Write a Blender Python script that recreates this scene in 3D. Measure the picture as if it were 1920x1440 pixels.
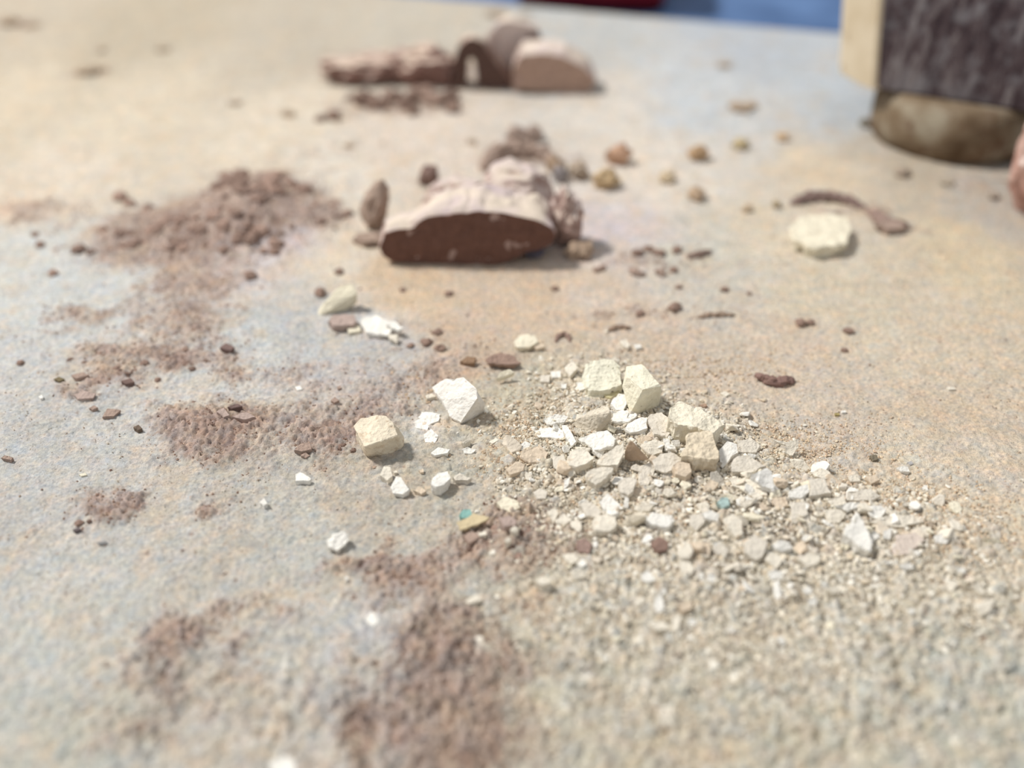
import bpy, bmesh, math, random
import numpy as np
from mathutils import Vector, Matrix, noise as mn

# ------------------------------------------------------------------ camera, world, light, exposure
for o in list(bpy.data.objects): bpy.data.objects.remove(o)
scn = bpy.context.scene
COL = scn.collection
U = 0.01                                  # everything below is written in centimetres
H, PITCH, FPX = 13.0, math.radians(36), 1800.0
CP, SP = math.cos(PITCH), math.sin(PITCH)
cd = bpy.data.cameras.new('camera'); cam = bpy.data.objects.new('camera', cd); COL.objects.link(cam)
cam.location = (0, 0, H*U); cam.rotation_euler = (math.pi/2-PITCH, 0, 0)
cd.sensor_width = 36; cd.lens = 36*FPX/1920; cd.clip_start = 0.005; cd.clip_end = 50
cd.dof.use_dof = True; cd.dof.focus_distance = 0.202; cd.dof.aperture_fstop = 5.8
scn.camera = cam
w = bpy.data.worlds.new('world'); scn.world = w; w.use_nodes = True
w.node_tree.nodes['Background'].inputs[0].default_value = (0.95, 0.97, 1.0, 1)
w.node_tree.nodes['Background'].inputs[1].default_value = 0.49
ld = bpy.data.lights.new('ceiling_lamp', 'AREA'); ld.shape = 'DISK'; ld.size = 0.30
ld.energy = 61; ld.color = (1.0, 0.965, 0.915)
lo = bpy.data.objects.new('ceiling_lamp', ld); COL.objects.link(lo)
lo.location = (-1.32, 0.72, 1.85)
lo.rotation_euler = (Vector((0, 0.2, 0))-lo.location).to_track_quat('-Z', 'Y').to_euler()
vs = scn.view_settings; vs.view_transform = 'Standard'; vs.look = 'None'; vs.gamma = 1; vs.use_curve_mapping = False
vs.exposure = 0.02

# ------------------------------------------------------------------ helpers
R = random.Random(7)
def lin(c): return tuple(((v/255)/12.92 if v/255 <= .04045 else ((v/255+.055)/1.055)**2.4) for v in c[:3])
TB = np.random.RandomState(3).rand(256, 256)
def vn(x, y):
    x = np.asarray(x, float); y = np.asarray(y, float)
    xi = np.floor(x).astype(int); yi = np.floor(y).astype(int); fx = x-xi; fy = y-yi
    fx = fx*fx*(3-2*fx); fy = fy*fy*(3-2*fy)
    a = TB[xi & 255, yi & 255]; b = TB[(xi+1) & 255, yi & 255]; c = TB[xi & 255, (yi+1) & 255]; d = TB[(xi+1) & 255, (yi+1) & 255]
    return (a*(1-fx)+b*fx)*(1-fy)+(c*(1-fx)+d*fx)*fy
def fbm(x, y, o=4, g=.5):
    s = 0; a = 1; t = 0
    for i in range(o):
        s = s+a*vn(x*2**i+17.3*i, y*2**i+9.1*i); t += a; a *= g
    return s/t
def ss(a, b, v):
    t = np.clip((v-a)/(b-a), 0, 1); return t*t*(3-2*t)
def ray(px, py):
    u = (px-960)/FPX; v = (py-720)/FPX
    return u, CP-v*SP, -SP-v*CP
def P0(px, py, z=0.0):
    x, y, d = ray(px, py); t = (z-H)/d
    return x*t, y*t
def ppc(py):                                # pixels per cm across the ground at image height py, and the foreshortening
    x, y, d = ray(960, py); t = -H/d
    return FPX/t, -d/math.sqrt(y*y+d*d)
def blobs(L):                               # patches on the slab: (image x, image y, radius x, radius y, strength) measured -> cm
    out = []
    for px, py, rx, ry, s in L:
        x, y = P0(px, py); k, f = ppc(py); out.append((x, y, rx/k, ry/(k*f), s))
    return out
def field(B, x, y):
    s = 0
    for bx, by, rx, ry, a in B: s = s+a*np.exp(-((x-bx)/rx)**2-((y-by)/ry)**2)
    return s

MOUND = blobs([(475, 400, 75, 55, .62), (360, 430, 130, 45, .22), (560, 420, 60, 35, .12), (1210, 850, 170, 95, .26), (1130, 740, 90, 50, .12),
               (1480, 960, 160, 60, .14), (380, 800, 70, 30, .13), (200, 970, 45, 28, .12), (950, 860, 50, 30, .14), (950, 1015, 60, 40, .12),
               (1200, 1050, 200, 80, .12), (560, 300, 200, 30, .0), (230, 680, 80, 25, .08), (790, 1090, 80, 40, .08)])
def g(x, y):
    return field(MOUND, x, y)+.10*(fbm(x*.35+50, y*.35+50, 2)-.5)
def P(px, py, z=0.0):                        # point on the slab seen at an image position, z cm above the dust
    x, y = P0(px, py, z)
    for i in range(3):
        x, y = P0(px, py, z+float(g(x, y)))
    return Vector((x, y, z+float(g(x, y))))

BROWN = blobs([(470, 385, 120, 60, 1.3), (330, 430, 170, 45, 1.0), (600, 410, 60, 25, .6), (250, 480, 120, 30, .55), (370, 540, 110, 60, .75), (340, 610, 100, 35, .65),
    (160, 590, 80, 18, .55), (110, 625, 45, 12, .45), (270, 670, 150, 28, .85), (180, 720, 110, 22, .75), (400, 690, 90, 22, .5), (560, 700, 110, 25, .42), (380, 800, 110, 45, 1.15),
    (560, 790, 120, 50, .5), (640, 830, 70, 40, .65), (440, 860, 120, 30, .5), (200, 965, 60, 32, 1.2), (395, 950, 40, 30, .75), (700, 760, 90, 50, .55), (790, 700, 70, 25, .5), (880, 670, 120, 16, .45),
    (940, 1010, 75, 48, 1.3), (1060, 1010, 90, 40, .75), (990, 960, 60, 25, .5), (780, 1090, 110, 55, 1.0), (660, 1060, 90, 30, .5), (830, 1290, 170, 95, 1.05), (860, 1190, 90, 40, .8), (880, 1400, 110, 60, .8),
    (720, 1380, 100, 60, .6), (300, 1260, 130, 80, .7), (330, 1180, 120, 40, .4), (520, 1150, 60, 25, .5), (520, 1370, 50, 30, .55), (240, 1400, 80, 50, .5), (60, 395, 90, 22, .5), (750, 195, 110, 20, .9),
    (740, 120, 160, 25, .8), (1010, 150, 110, 25, .8), (980, 300, 110, 25, .7), (870, 490, 170, 14, .5), (1240, 490, 110, 22, .55), (1600, 395, 110, 16, .4), (1250, 590, 160, 22, .35), (780, 620, 120, 25, .3),
    (170, 135, 35, 10, .7), (20, 45, 60, 10, .6), (1160, 590, 60, 15, .3), (1230, 1020, 40, 20, .5), (1030, 1130, 50, 25, .6), (1700, 430, 60, 10, .4), (1850, 350, 70, 25, .3), (640, 280, 120, 14, .35)])
PALE = blobs([(1130, 730, 110, 60, 1.1), (1210, 840, 170, 90, 1.2), (1350, 900, 170, 70, 1.0), (1560, 960, 190, 60, 1.0), (1150, 960, 180, 70, 1.0), (1350, 1050, 280, 90, .95), (1650, 1060, 240, 90, .85),
    (1000, 880, 70, 50, .8), (960, 790, 70, 45, .5), (1150, 1170, 190, 70, .6), (1500, 1200, 350, 110, .6), (1850, 1120, 120, 80, .6), (1750, 990, 110, 45, .5), (1500, 1350, 500, 110, .4), (1380, 780, 100, 40, .35)])
SAMP = [(0,60,196,184,164),(280,40,190,178,156),(560,60,194,184,166),(800,50,196,188,172),(1100,60,190,192,190),(1400,80,186,193,200),(1560,180,192,200,206),
 (0,200,214,200,176),(250,220,216,203,180),(520,230,220,207,186),(800,240,220,206,190),(1150,200,216,208,196),(1300,180,198,204,208),(1450,220,200,202,202),(1700,320,196,182,160),(1880,380,192,182,168),
 (120,330,220,207,188),(620,340,222,212,196),(1200,330,226,214,198),(1350,330,220,212,200),(1530,310,222,204,176),(1400,400,216,202,178),
 (40,470,206,206,200),(100,560,202,204,201),(520,470,214,204,200),(640,480,222,208,186),(1150,420,216,206,202),(1300,440,206,200,184),(1800,480,216,198,166),(1550,540,212,199,175),(1350,560,204,196,182),
 (760,540,214,190,160),(1000,570,212,189,163),(30,680,200,199,195),(500,620,200,203,201),(640,660,194,195,193),(700,690,192,189,185),(860,620,206,185,163),(1200,640,208,190,170),(1500,650,212,194,172),(1800,640,214,198,174),
 (560,560,198,193,185),(60,800,192,191,187),(180,850,192,191,187),(680,720,192,181,173),(900,760,188,179,159),(830,850,184,177,161),(1000,740,192,185,163),(1380,740,208,192,172),(1560,800,208,194,176),(1800,800,208,190,166),
 (1880,900,214,200,180),(100,930,192,189,183),(500,900,190,185,175),(640,950,188,179,165),(780,960,184,177,163),(560,1010,190,189,181),(1700,900,218,204,180),(1850,980,220,204,178),(1900,1060,214,203,181),
 (100,1080,196,195,189),(400,1050,192,187,177),(700,1010,188,183,171),(1100,900,202,196,180),(1300,900,202,196,182),(1500,950,202,196,184),(1200,1100,202,199,185),(1600,1100,200,199,187),(1880,1150,192,191,177),
 (80,1220,192,193,187),(130,1380,190,189,177),(560,1200,194,191,183),(680,1200,194,193,191),(520,1300,196,189,177),(620,1400,198,187,175),(1000,1120,192,187,169),(1050,1300,200,193,173),(1300,1300,196,193,177),(1600,1260,188,189,177),
 (1800,1280,184,189,179),(1250,1400,200,191,169),(1550,1400,194,191,173),(1850,1400,190,191,175)]
SW = [(P0(a, b), ppc(b), lin(c)) for a, b, *c in SAMP]
def ground_rgb(x, y):
    wx = x+1.1*(fbm(x*.7+3, y*.7+8, 3)-.5)*2; wy = y+1.1*(fbm(x*.7+33, y*.7+18, 3)-.5)*2
    num = np.zeros(x.shape+(3,)); den = np.full(x.shape, 1e-9)
    for (sx, sy), (k, f), c in SW:
        r = 95.0/k; ry = 80.0/(k*f)
        wgt = 1/(.15+((wx-sx)/r)**2+((wy-sy)/ry)**2)**2
        den += wgt
        for i in range(3): num[..., i] += wgt*c[i]
    return num/den[..., None]
def brown_at(x, y):
    wx = x+.5*(fbm(x*1.6+3, y*1.6+8, 3)-.5)*2; wy = y+.6*(fbm(x*1.6+33, y*1.6+18, 3)-.5)*2
    d = field(BROWN, wx, wy)
    n = fbm(x*2.2+11, y*2.2+5, 5, .7)
    return ss(.12, .95, d*1.05+(n-.5)*1.15)
def pale_at(x, y):
    d = field(PALE, x, y); return np.clip(d, 0, 1.2)/1.2

def setp(o, label=None, cat=None, group=None, kind=None):
    if label: o['label'] = label
    if cat: o['category'] = cat
    if group: o['group'] = group
    if kind: o['kind'] = kind
    return o
def np_mesh(name, V, T, mat, col=None, smooth=False):
    me = bpy.data.meshes.new(name); V = np.asarray(V, np.float32); T = np.asarray(T, np.int32)
    k = T.shape[1]
    me.vertices.add(len(V)); me.vertices.foreach_set('co', V.ravel())
    me.loops.add(T.size); me.loops.foreach_set('vertex_index', T.ravel())
    me.polygons.add(len(T)); me.polygons.foreach_set('loop_start', np.arange(0, T.size, k, dtype=np.int32))
    me.polygons.foreach_set('loop_total', np.full(len(T), k, np.int32))
    me.update(calc_edges=True)
    me.polygons.foreach_set('use_smooth', np.full(len(T), smooth))
    if col is not None:
        a = me.color_attributes.new('Col', 'FLOAT_COLOR', 'POINT')
        c = np.ones((len(V), 4), np.float32); c[:, :3] = col; a.data.foreach_set('color', c.ravel())
    me.materials.append(mat)
    o = bpy.data.objects.new(name, me); COL.objects.link(o); return o

# ------------------------------------------------------------------ materials
def new_mat(name):
    m = bpy.data.materials.new(name); m.use_nodes = True; nt = m.node_tree
    b = nt.nodes['Principled BSDF']; b.inputs['Roughness'].default_value = .95
    b.inputs['Specular IOR Level'].default_value = .12
    return m, nt, b
def nz(nt, scale, detail=4, rough=.6, vec=None, dist=0):
    n = nt.nodes.new('ShaderNodeTexNoise'); n.inputs['Scale'].default_value = scale
    n.inputs['Detail'].default_value = detail; n.inputs['Roughness'].default_value = rough; n.inputs['Distortion'].default_value = dist
    if vec: nt.links.new(vec, n.inputs['Vector'])
    return n.outputs['Fac']
def ramp(nt, fac, stops):
    r = nt.nodes.new('ShaderNodeValToRGB'); nt.links.new(fac, r.inputs[0]); e = r.color_ramp.elements
    while len(e) < len(stops): e.new(.5)
    for i, (p, c) in enumerate(stops):
        e[i].position = p; e[i].color = (*c, 1) if len(c) == 3 else c
    return r.outputs[0]
def mix(nt, fac, a, b, mode='MIX'):
    m = nt.nodes.new('ShaderNodeMix'); m.data_type = 'RGBA'; m.blend_type = mode
    for s, v in ((0, fac), (6, a), (7, b)):
        if hasattr(v, 'links') or hasattr(v, 'is_linked'): nt.links.new(v, m.inputs[s])
        elif s == 0: m.inputs[0].default_value = v
        else: m.inputs[s].default_value = (*v, 1)
    return m.outputs[2]
def bump(nt, b, h, dist, strength=1, prev=None):
    n = nt.nodes.new('ShaderNodeBump'); n.inputs['Distance'].default_value = dist; n.inputs['Strength'].default_value = strength
    nt.links.new(h, n.inputs['Height'])
    if prev: nt.links.new(prev, n.inputs['Normal'])
    nt.links.new(n.outputs[0], b.inputs['Normal']); return n.outputs[0]
def coord(nt, which='Object'):
    return nt.nodes.new('ShaderNodeTexCoord').outputs[which]
def g3(v): return (v, v, v)

def mat_dust():
    m, nt, b = new_mat('dusty_stone'); a = nt.nodes.new('ShaderNodeVertexColor'); a.layer_name = 'Col'
    oc = coord(nt)
    f1 = nz(nt, 900, 5, .75, oc); f2 = nz(nt, 260, 4, .7, oc); f3 = nz(nt, 2600, 3, .7, oc)
    c = mix(nt, 1.0, a.outputs[0], ramp(nt, f1, [(.30, g3(.80)), (.5, g3(1.0)), (.72, g3(1.18))]), 'MULTIPLY')
    c = mix(nt, 1.0, c, ramp(nt, f2, [(.3, (.92, .94, .97)), (.55, g3(1.0)), (.75, (1.06, 1.03, .98))]), 'MULTIPLY')
    for sc_, c0, c1 in ((150, (.97, .99, 1.03), (1.03, 1.0, .96)), (480, (.90, .94, 1.0), (1.08, 1.04, .98)), (1400, (.84, .85, .88), (1.12, 1.10, 1.07)), (260, (.99, 1.01, 1.0), (1.03, .985, .985))):
        n_ = nz(nt, sc_, 3, .6, oc); c = mix(nt, 1.0, c, ramp(nt, n_, [(.33, c0), (.5, (1, 1, 1)), (.67, c1)]), 'MULTIPLY')
    sp = ramp(nt, nz(nt, 420, 3, .6, oc), [(.64, g3(0)), (.72, g3(.5))])
    c = mix(nt, sp, c, lin((150, 122, 104)))
    nt.links.new(c, b.inputs['Base Color'])
    n1 = bump(nt, b, f1, .0005, .9); bump(nt, b, f3, .00022, .8, n1)
    return m
def mat_objcol(name, lo=.84, hi=1.1, b1=.0004, b2=.00025, stain=None, s1=350, s2=1500, thr=.58):
    m, nt, b = new_mat(name); oi = nt.nodes.new('ShaderNodeObjectInfo'); oc = coord(nt)
    f1 = nz(nt, s1, 4, .65, oc); f2 = nz(nt, s2, 3, .7, oc)
    c = mix(nt, 1.0, oi.outputs['Color'], ramp(nt, f1, [(.3, g3(lo)), (.6, g3(1.0)), (.8, g3(hi))]), 'MULTIPLY')
    if stain:
        s = ramp(nt, nz(nt, 500, 4, .7, oc, .5), [(thr, g3(0)), (thr+.10, g3(.6))])
        c = mix(nt, s, c, stain)
        c = mix(nt, ramp(nt, nz(nt, 1100, 2, .5, oc), [(.68, g3(0)), (.76, g3(.45))]), c, lin((150, 128, 104)))
    nt.links.new(c, b.inputs['Base Color'])
    n1 = bump(nt, b, f1, b1, .8); bump(nt, b, f2, b2, .8, n1)
    return m
def mat_crumb():
    m, nt, b = new_mat('crumb'); a = nt.nodes.new('ShaderNodeVertexColor'); a.layer_name = 'Col'
    nt.links.new(a.outputs[0], b.inputs['Base Color']); bump(nt, b, nz(nt, 2500, 3, .6, coord(nt)), .0002, .8)
    return m
def mat_dusty_rock(name, rock, rock2, dust, dust2, s=90, thr=(.35, .75)):
    m, nt, b = new_mat(name); oc = coord(nt)
    f1 = nz(nt, s*3, 5, .65, oc); f2 = nz(nt, s, 3, .6, oc, .4)
    rk = ramp(nt, f1, [(.3, rock), (.7, rock2)]); du = ramp(nt, f2, [(.38, dust), (.62, dust2)])
    ge = nt.nodes.new('ShaderNodeNewGeometry'); sx = nt.nodes.new('ShaderNodeSeparateXYZ'); nt.links.new(ge.outputs['Normal'], sx.inputs[0])
    ad = nt.nodes.new('ShaderNodeMath'); ad.operation = 'MULTIPLY_ADD'; nt.links.new(f1, ad.inputs[0]); ad.inputs[1].default_value = .9
    sb = nt.nodes.new('ShaderNodeMath'); sb.operation = 'SUBTRACT'; nt.links.new(sx.outputs[2], sb.inputs[0]); sb.inputs[1].default_value = .45
    nt.links.new(sb.outputs[0], ad.inputs[2])
    fac = ramp(nt, ad.outputs[0], [(thr[0], g3(0)), (thr[1], g3(1))])
    nt.links.new(mix(nt, fac, rk, du), b.inputs['Base Color']); bump(nt, b, f1, .0008, .8)
    return m
M_dust = mat_dust()
M_chalk = mat_objcol('chalk', .86, 1.05, .0006, .0003, stain=lin((206, 188, 164)), thr=.62)
M_chalk2 = mat_objcol('stained_chalk', .84, 1.05, .0006, .0003, stain=lin((198, 174, 146)), thr=.56)
M_clod = mat_objcol('clod', .82, 1.2, .0006, .0004)
M_crumb = mat_crumb()
M_rockA = mat_dusty_rock('rust_brown_rock', lin((120, 90, 82)), lin((156, 124, 114)), lin((216, 198, 180)), lin((192, 168, 158)), 90, (.35, .95))
M_rockM = mat_dusty_rock('mauve_dusted_rock', lin((158, 132, 122)), lin((182, 158, 150)), lin((216, 202, 186)), lin((198, 182, 182)), 70, (.3, .75))
M_dark = mat_objcol('broken_face', .74, 1.22, .0008, .0004, s1=420)

# ------------------------------------------------------------------ setting: dusty stone slab on a blue table
ea, eb = P0(1000, 13), P0(1570, 63)                      # far edge of the slab
esl = (eb[1]-ea[1])/(eb[0]-ea[0])
def far(x): return np.maximum(ea[1]+(x-ea[0])*esl*1.0, 14.0)
NU, NV = 860, 740
u = np.concatenate([[-4, -2.6, -1.9, -1.5, -1.25], np.linspace(-1.08, 1.08, NU), [1.25, 1.5, 1.9, 2.6]])
v = np.concatenate([[-.9, -.5, -.25, -.1], np.linspace(0, 1, NV)])
UU, VV = np.meshgrid(u, v)
y0 = 7.0
ynom = np.where(VV < 0, y0+VV*30, y0*(52/y0)**np.clip(VV, 0, 1))
hw = np.where(VV < 0, 8.2, 2.9+.5*ynom+3)
X = UU*hw*.98
X = np.clip(X, -60, 24)
Y = np.where(VV < 0, ynom, y0*(far(X)/y0)**np.clip(VV, 0, 1))
B = brown_at(X, Y); L = pale_at(X, Y)
Z = g(X, Y)
fine = fbm(X*9+4, Y*9+2, 3, .6)-.5
rid = 1-np.abs(fbm(X*5.5+40, Y*5.5+20, 3, .65)*2-1)
REL = blobs([(300, 1300, 400, 200, .5), (900, 1350, 500, 180, 1.0), (1500, 1300, 500, 200, 1.0), (1850, 1150, 200, 150, .8), (850, 850, 300, 120, .4), (1650, 900, 260, 80, .5), (500, 780, 350, 100, .35)])
RL = np.clip(field(REL, X, Y), 0, 1)
fin2 = fbm(X*16+14, Y*16+72, 2, .6)-.5
def worley(x, y, f, seed):
    T1 = np.random.RandomState(seed).rand(4, 256, 256); x = x*f; y = y*f
    xi = np.floor(x).astype(int); yi = np.floor(y).astype(int); best = np.zeros(x.shape); cid = np.zeros(x.shape)
    for di in (-1, 0, 1):
        for dj in (-1, 0, 1):
            a = (xi+di) & 255; b_ = (yi+dj) & 255
            dx = xi+di+T1[0, a, b_]-x; dy = yi+dj+T1[1, a, b_]-y; rr = .35+.55*T1[2, a, b_]**2
            h_ = rr*np.sqrt(np.clip(1-(dx*dx*(.7+.6*T1[3, a, b_])+dy*dy)/(rr*rr), 0, 1))
            up = h_ > best; best = np.where(up, h_, best); cid = np.where(up, T1[3, a, b_], cid)
    return best, cid
wa, ia = worley(X+.3*(fbm(X*2, Y*2, 2)-.5), Y+.3*(fbm(X*2+9, Y*2+9, 2)-.5), 5.5, 21); wb, ib = worley(X, Y, 11, 22); wc, ic = worley(X*.8+Y*.3, Y-X*.2, 17, 23)
big = ss(.42, .62, fbm(X*1.4+60, Y*1.4+31, 3)); GR = np.clip(L*.9+RL*.75+B*.45, 0, 1)
Z = Z+GR*(.13*wa*(.3+.7*big)+.075*wb+.035*wc)+B*(.08*(rid-.6)+.05*wb+.05*fin2)+(L+RL*.6)*.07*fine+.03*fine+.022*fin2+.018*wc*(wc > .55)
C = ground_rgb(X, Y)
bc1 = np.array(lin((144, 119, 109))); bc2 = np.array(lin((192, 169, 155)))
t = np.clip(fbm(X*3+70, Y*3+7, 4, .7)*1.6-.3, 0, 1)[..., None]
BC = bc1*(1-t)+bc2*t
C = C*.86+.14*C.mean(-1, keepdims=True)*np.array([1.03, 1.0, .97])
for WB, wc_ in ((blobs([(800, 800, 28, 28, .9), (1245, 965, 60, 26, .8), (1150, 955, 50, 20, .5), (710, 605, 50, 22, .4), (1560, 1010, 70, 22, .5), (700, 1160, 30, 18, .6), (1350, 1090, 60, 25, .35)]), (236, 234, 230)),
                (blobs([(540, 455, 75, 28, .6), (1170, 430, 110, 28, .6), (600, 700, 60, 20, .3), (430, 520, 60, 20, .4), (740, 1380, 60, 40, .5), (1640, 1030, 60, 18, .5), (1050, 400, 60, 20, .3)]), (206, 194, 196)),
                (blobs([(1010, 1140, 38, 30, .7), (1180, 820, 30, 14, .3), (860, 700, 40, 12, .5), (1560, 610, 20, 6, .0), (0, 395, 120, 18, .5)]), (204, 168, 138)),
                (blobs([(860, 1110, 30, 18, .3), (680, 1195, 45, 30, .6), (500, 600, 60, 35, .3), (590, 610, 90, 40, .3), (1820, 900, 60, 16, .4), (1580, 690, 50, 14, .35), (1500, 625, 60, 10, .3)]), (182, 184, 184))):
    wf = np.clip(field(WB, X+.25*(fbm(X*2.5, Y*2.5, 3)-.5), Y+.25*(fbm(X*2.5+9, Y*2.5, 3)-.5))*(.5+fbm(X*3, Y*3, 3)), 0, 1)[..., None]; C = C*(1-wf)+np.array(lin(wc_))*wf
C = C*(1-.85*B[..., None])+BC*.85*B[..., None]
tv = (fbm(X*2.5+1, Y*2.5+90, 4, .65)-.5)[..., None]
C = C*(1+.30*tv*np.array([.9, 1.0, 1.1]))
tn = ss(.56, .70, fbm(X*1.3+21, Y*1.3+66, 4, .6))[..., None]*.30
C = C*(1-tn)+np.array(lin((206, 186, 160)))*tn
Lc = (L*.55)[..., None]; C = C*(1-Lc)+np.array(lin((212, 200, 178)))*Lc
GC = np.array([lin(c) for c in [(232, 224, 206), (214, 206, 192), (224, 213, 194), (200, 197, 188), (192, 176, 158), (240, 236, 226)]])
for w_, i_, k_ in ((wa, ia, .42), (wb, ib, .36)):
    m_ = (GR*ss(.15, .45, w_)*k_*(1-.88*B))[..., None]; C = C*(1-m_)+GC[np.clip((i_*6).astype(int), 0, 5)]*m_
nr, nc = X.shape
V = np.stack([X, Y, Z], -1).reshape(-1, 3)*U
idx = np.arange(nr*nc).reshape(nr, nc)
q = np.stack([idx[:-1, :-1], idx[:-1, 1:], idx[1:, 1:], idx[1:, :-1]], -1).reshape(-1, 4)
loop = np.concatenate([idx[0, :], idx[1:, -1], idx[-1, -2::-1], idx[-2:0:-1, 0]])
sk = V[loop].copy(); sk[:, 2] = -.02
n0 = len(V); nl = len(loop); jj = np.arange(nl); kk = (jj+1) % nl
sq = np.stack([loop[jj], n0+jj, n0+kk, loop[kk]], -1)
slab = np_mesh('stone_slab', np.vstack([V, sk]), np.vstack([q, sq]), M_dust, np.vstack([C.reshape(-1, 3), C.reshape(-1, 3)[loop]]), True)
setp(slab, 'pale grey stone slab coated in tan and brown pigment dust', kind='structure')

def box_bm(bm, x0, y0_, z0, x1, y1, z1):
    r = bmesh.ops.create_cube(bm, size=1)
    for vv in r['verts']:
        vv.co = ((x0+x1)/2+vv.co.x*(x1-x0), (y0_+y1)/2+vv.co.y*(y1-y0_), (z0+z1)/2+vv.co.z*(z1-z0))
    return r['verts']
def link_bm(name, bm, mat, parent=None, smooth=False, origin=None, scale=U):
    bmesh.ops.recalc_face_normals(bm, faces=bm.faces)
    if origin is None: origin = Vector((0, 0, 0))
    for vv in bm.verts: vv.co = (vv.co-origin)*scale
    me = bpy.data.meshes.new(name); bm.to_mesh(me); bm.free()
    for p in me.polygons: p.use_smooth = smooth
    for mm in (mat if isinstance(mat, list) else [mat]): me.materials.append(mm)
    o = bpy.data.objects.new(name, me); COL.objects.link(o)
    if parent: o.parent = parent; o.location = origin*scale-parent.location
    else: o.location = origin*scale
    return o
m, nt, b = new_mat('blue_table'); b.inputs['Roughness'].default_value = .6
nt.links.new(ramp(nt, nz(nt, 25, 4, .6, coord(nt)), [(.3, lin((66, 92, 132))), (.7, lin((98, 128, 172)))]), b.inputs['Base Color'])
bm = bmesh.new(); box_bm(bm, -80, -40, -6, 80, 120, -2.0); bmesh.ops.bevel(bm, geom=bm.edges[:], offset=.3, segments=2)
setp(link_bm('table_top', bm, m), 'blue table top under the stone slab', kind='structure')

# ------------------------------------------------------------------ builders of fragments
LAND = []; USED = {}
ALLOBJ = []
def uniq(label):
    return label
def rough(bm, L, amp, seed, cen):
    for it in range(5):
        E = [e for e in bm.edges if e.calc_length() > L]
        if not E: break
        bmesh.ops.subdivide_edges(bm, edges=E, cuts=1)
        bmesh.ops.triangulate(bm, faces=bm.faces)
    bm.normal_update(); s = Vector((seed*3.7 % 91, seed*1.3 % 57, seed*.7 % 33))
    off = []
    for vv in bm.verts:
        n = mn.noise(vv.co*3.2+s)*amp*1.3-abs(mn.noise(vv.co*6+s))*amp*.6+mn.noise(vv.co*14+s)*amp*.55
        off.append(vv.normal*n)
    for vv, d in zip(bm.verts, off): vv.co += d
SEED = [1]
def area(pts):
    return .5*sum(a[0]*b_[1]-b_[0]*a[1] for a, b_ in zip(pts, pts[1:]+pts[:1]))
def jag(pts, n, amp):
    out = []
    for a, b_ in zip(pts, pts[1:]+pts[:1]):
        a = Vector(a); b_ = Vector(b_); d = b_-a; out.append(a)
        for i in range(1, n):
            t_ = i/n+R.uniform(-.12, .12); out.append(a+d*t_+Vector((-d.y, d.x, 0)).normalized()*R.uniform(-amp, amp)*min(1, d.length/.4))
    return out
def prism(pts, thick, seed, Lm, amp):
    """pts: world Vectors of the upper outline (z = height of the upper face); a fragment of that outline, thick cm deep"""
    if area([(p.x, p.y) for p in pts]) < 0: pts = pts[::-1]
    bm = bmesh.new(); c = sum(pts, Vector())/len(pts)
    gz = [float(g(p.x, p.y)) for p in pts]
    top = [bm.verts.new(c+(p-c)*.965) for p in pts]
    mids = []; bots = []
    for p, z in zip(pts, gz):
        zb = max(z-.03, p.z-thick); zb = min(zb, p.z-.03)
        d = (p-c); e = Vector((d.x, d.y, 0))
        mids.append(bm.verts.new(Vector((c.x, c.y, 0))+e*1.0+Vector((0, 0, p.z-.012-(p.z-zb)*.10))))
        bots.append(bm.verts.new(Vector((c.x, c.y, 0))+e*R.uniform(.72, 1.0)+Vector((0, 0, zb))))
    n = len(pts)
    bm.faces.new(top); bm.faces.new(bots[::-1])
    for i in range(n):
        j = (i+1) % n
        bm.faces.new((mids[i], mids[j], top[j], top[i])); bm.faces.new((bots[i], bots[j], mids[j], mids[i]))
    bmesh.ops.triangulate(bm, faces=bm.faces); bmesh.ops.recalc_face_normals(bm, faces=bm.faces)
    rough(bm, Lm, amp, seed, c)
    return bm, c
def finish(name, bm, mat, color, label, cat, group, origin, smooth=False):
    if max(color) < 185: color = tuple(v_*.74+w_*.26 for v_, w_ in zip(color, (192, 180, 170)))
    origin = Vector((origin.x, origin.y, float(g(origin.x, origin.y))))
    o = link_bm(name, bm, mat, None, smooth, origin); o.color = (*lin(color), 1)
    setp(o, label, cat, group); ALLOBJ.append(o)
    return o
WHITE = (242, 239, 231); CREAM = (234, 226, 210); GREY = (222, 214, 200); YEL = (236, 228, 206); TAN = (220, 203, 181); BRN = (166, 141, 127); MAU = (184, 162, 153)
CN = {WHITE: 'white', CREAM: 'cream', GREY: 'greyish cream', YEL: 'pale yellow', TAN: 'tan', BRN: 'brown', MAU: 'mauve brown'}
AUTO = []
def chip(T, poly, hb, hf, t=1.0, color=CREAM, label=None, name='chalk_chip', mat=None, cat='chip', land=None, amp=.012, jn=2, group=None):
    """T=(x0,y0,k): crop the outline was measured in"""
    X0, Y0, k = T; ys = [p[1] for p in poly]; a, b_ = min(ys), max(ys)
    pts = [P(X0+x/k, Y0+y/k, hb+(hf-hb)*(y-a)/(b_-a)) for x, y in poly]
    wid = max((p-pts[0]).length for p in pts)
    pts = jag(pts, jn if wid < .5 else jn+1, .055*min(1, wid))
    SEED[0] += 1; bm, c = prism(pts, t, SEED[0], max(.05, min(.075, wid*.12)), amp*1.5*min(1.6, .5+wid))
    cx = X0+sum(p[0] for p in poly)/len(poly)/k; cy = Y0+sum(ys)/len(ys)/k
    if mat is None: mat = M_chalk2 if color in (CREAM, YEL, TAN) else M_chalk
    if color in (BRN, MAU) and mat is M_chalk: mat = M_clod
    o = finish(name, bm, mat, color, label, cat, group, c)
    if label is None: AUTO.append((o, cx, cy, wid, color, name))
    if land: LAND.append((cx, cy, land))
    return o
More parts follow.
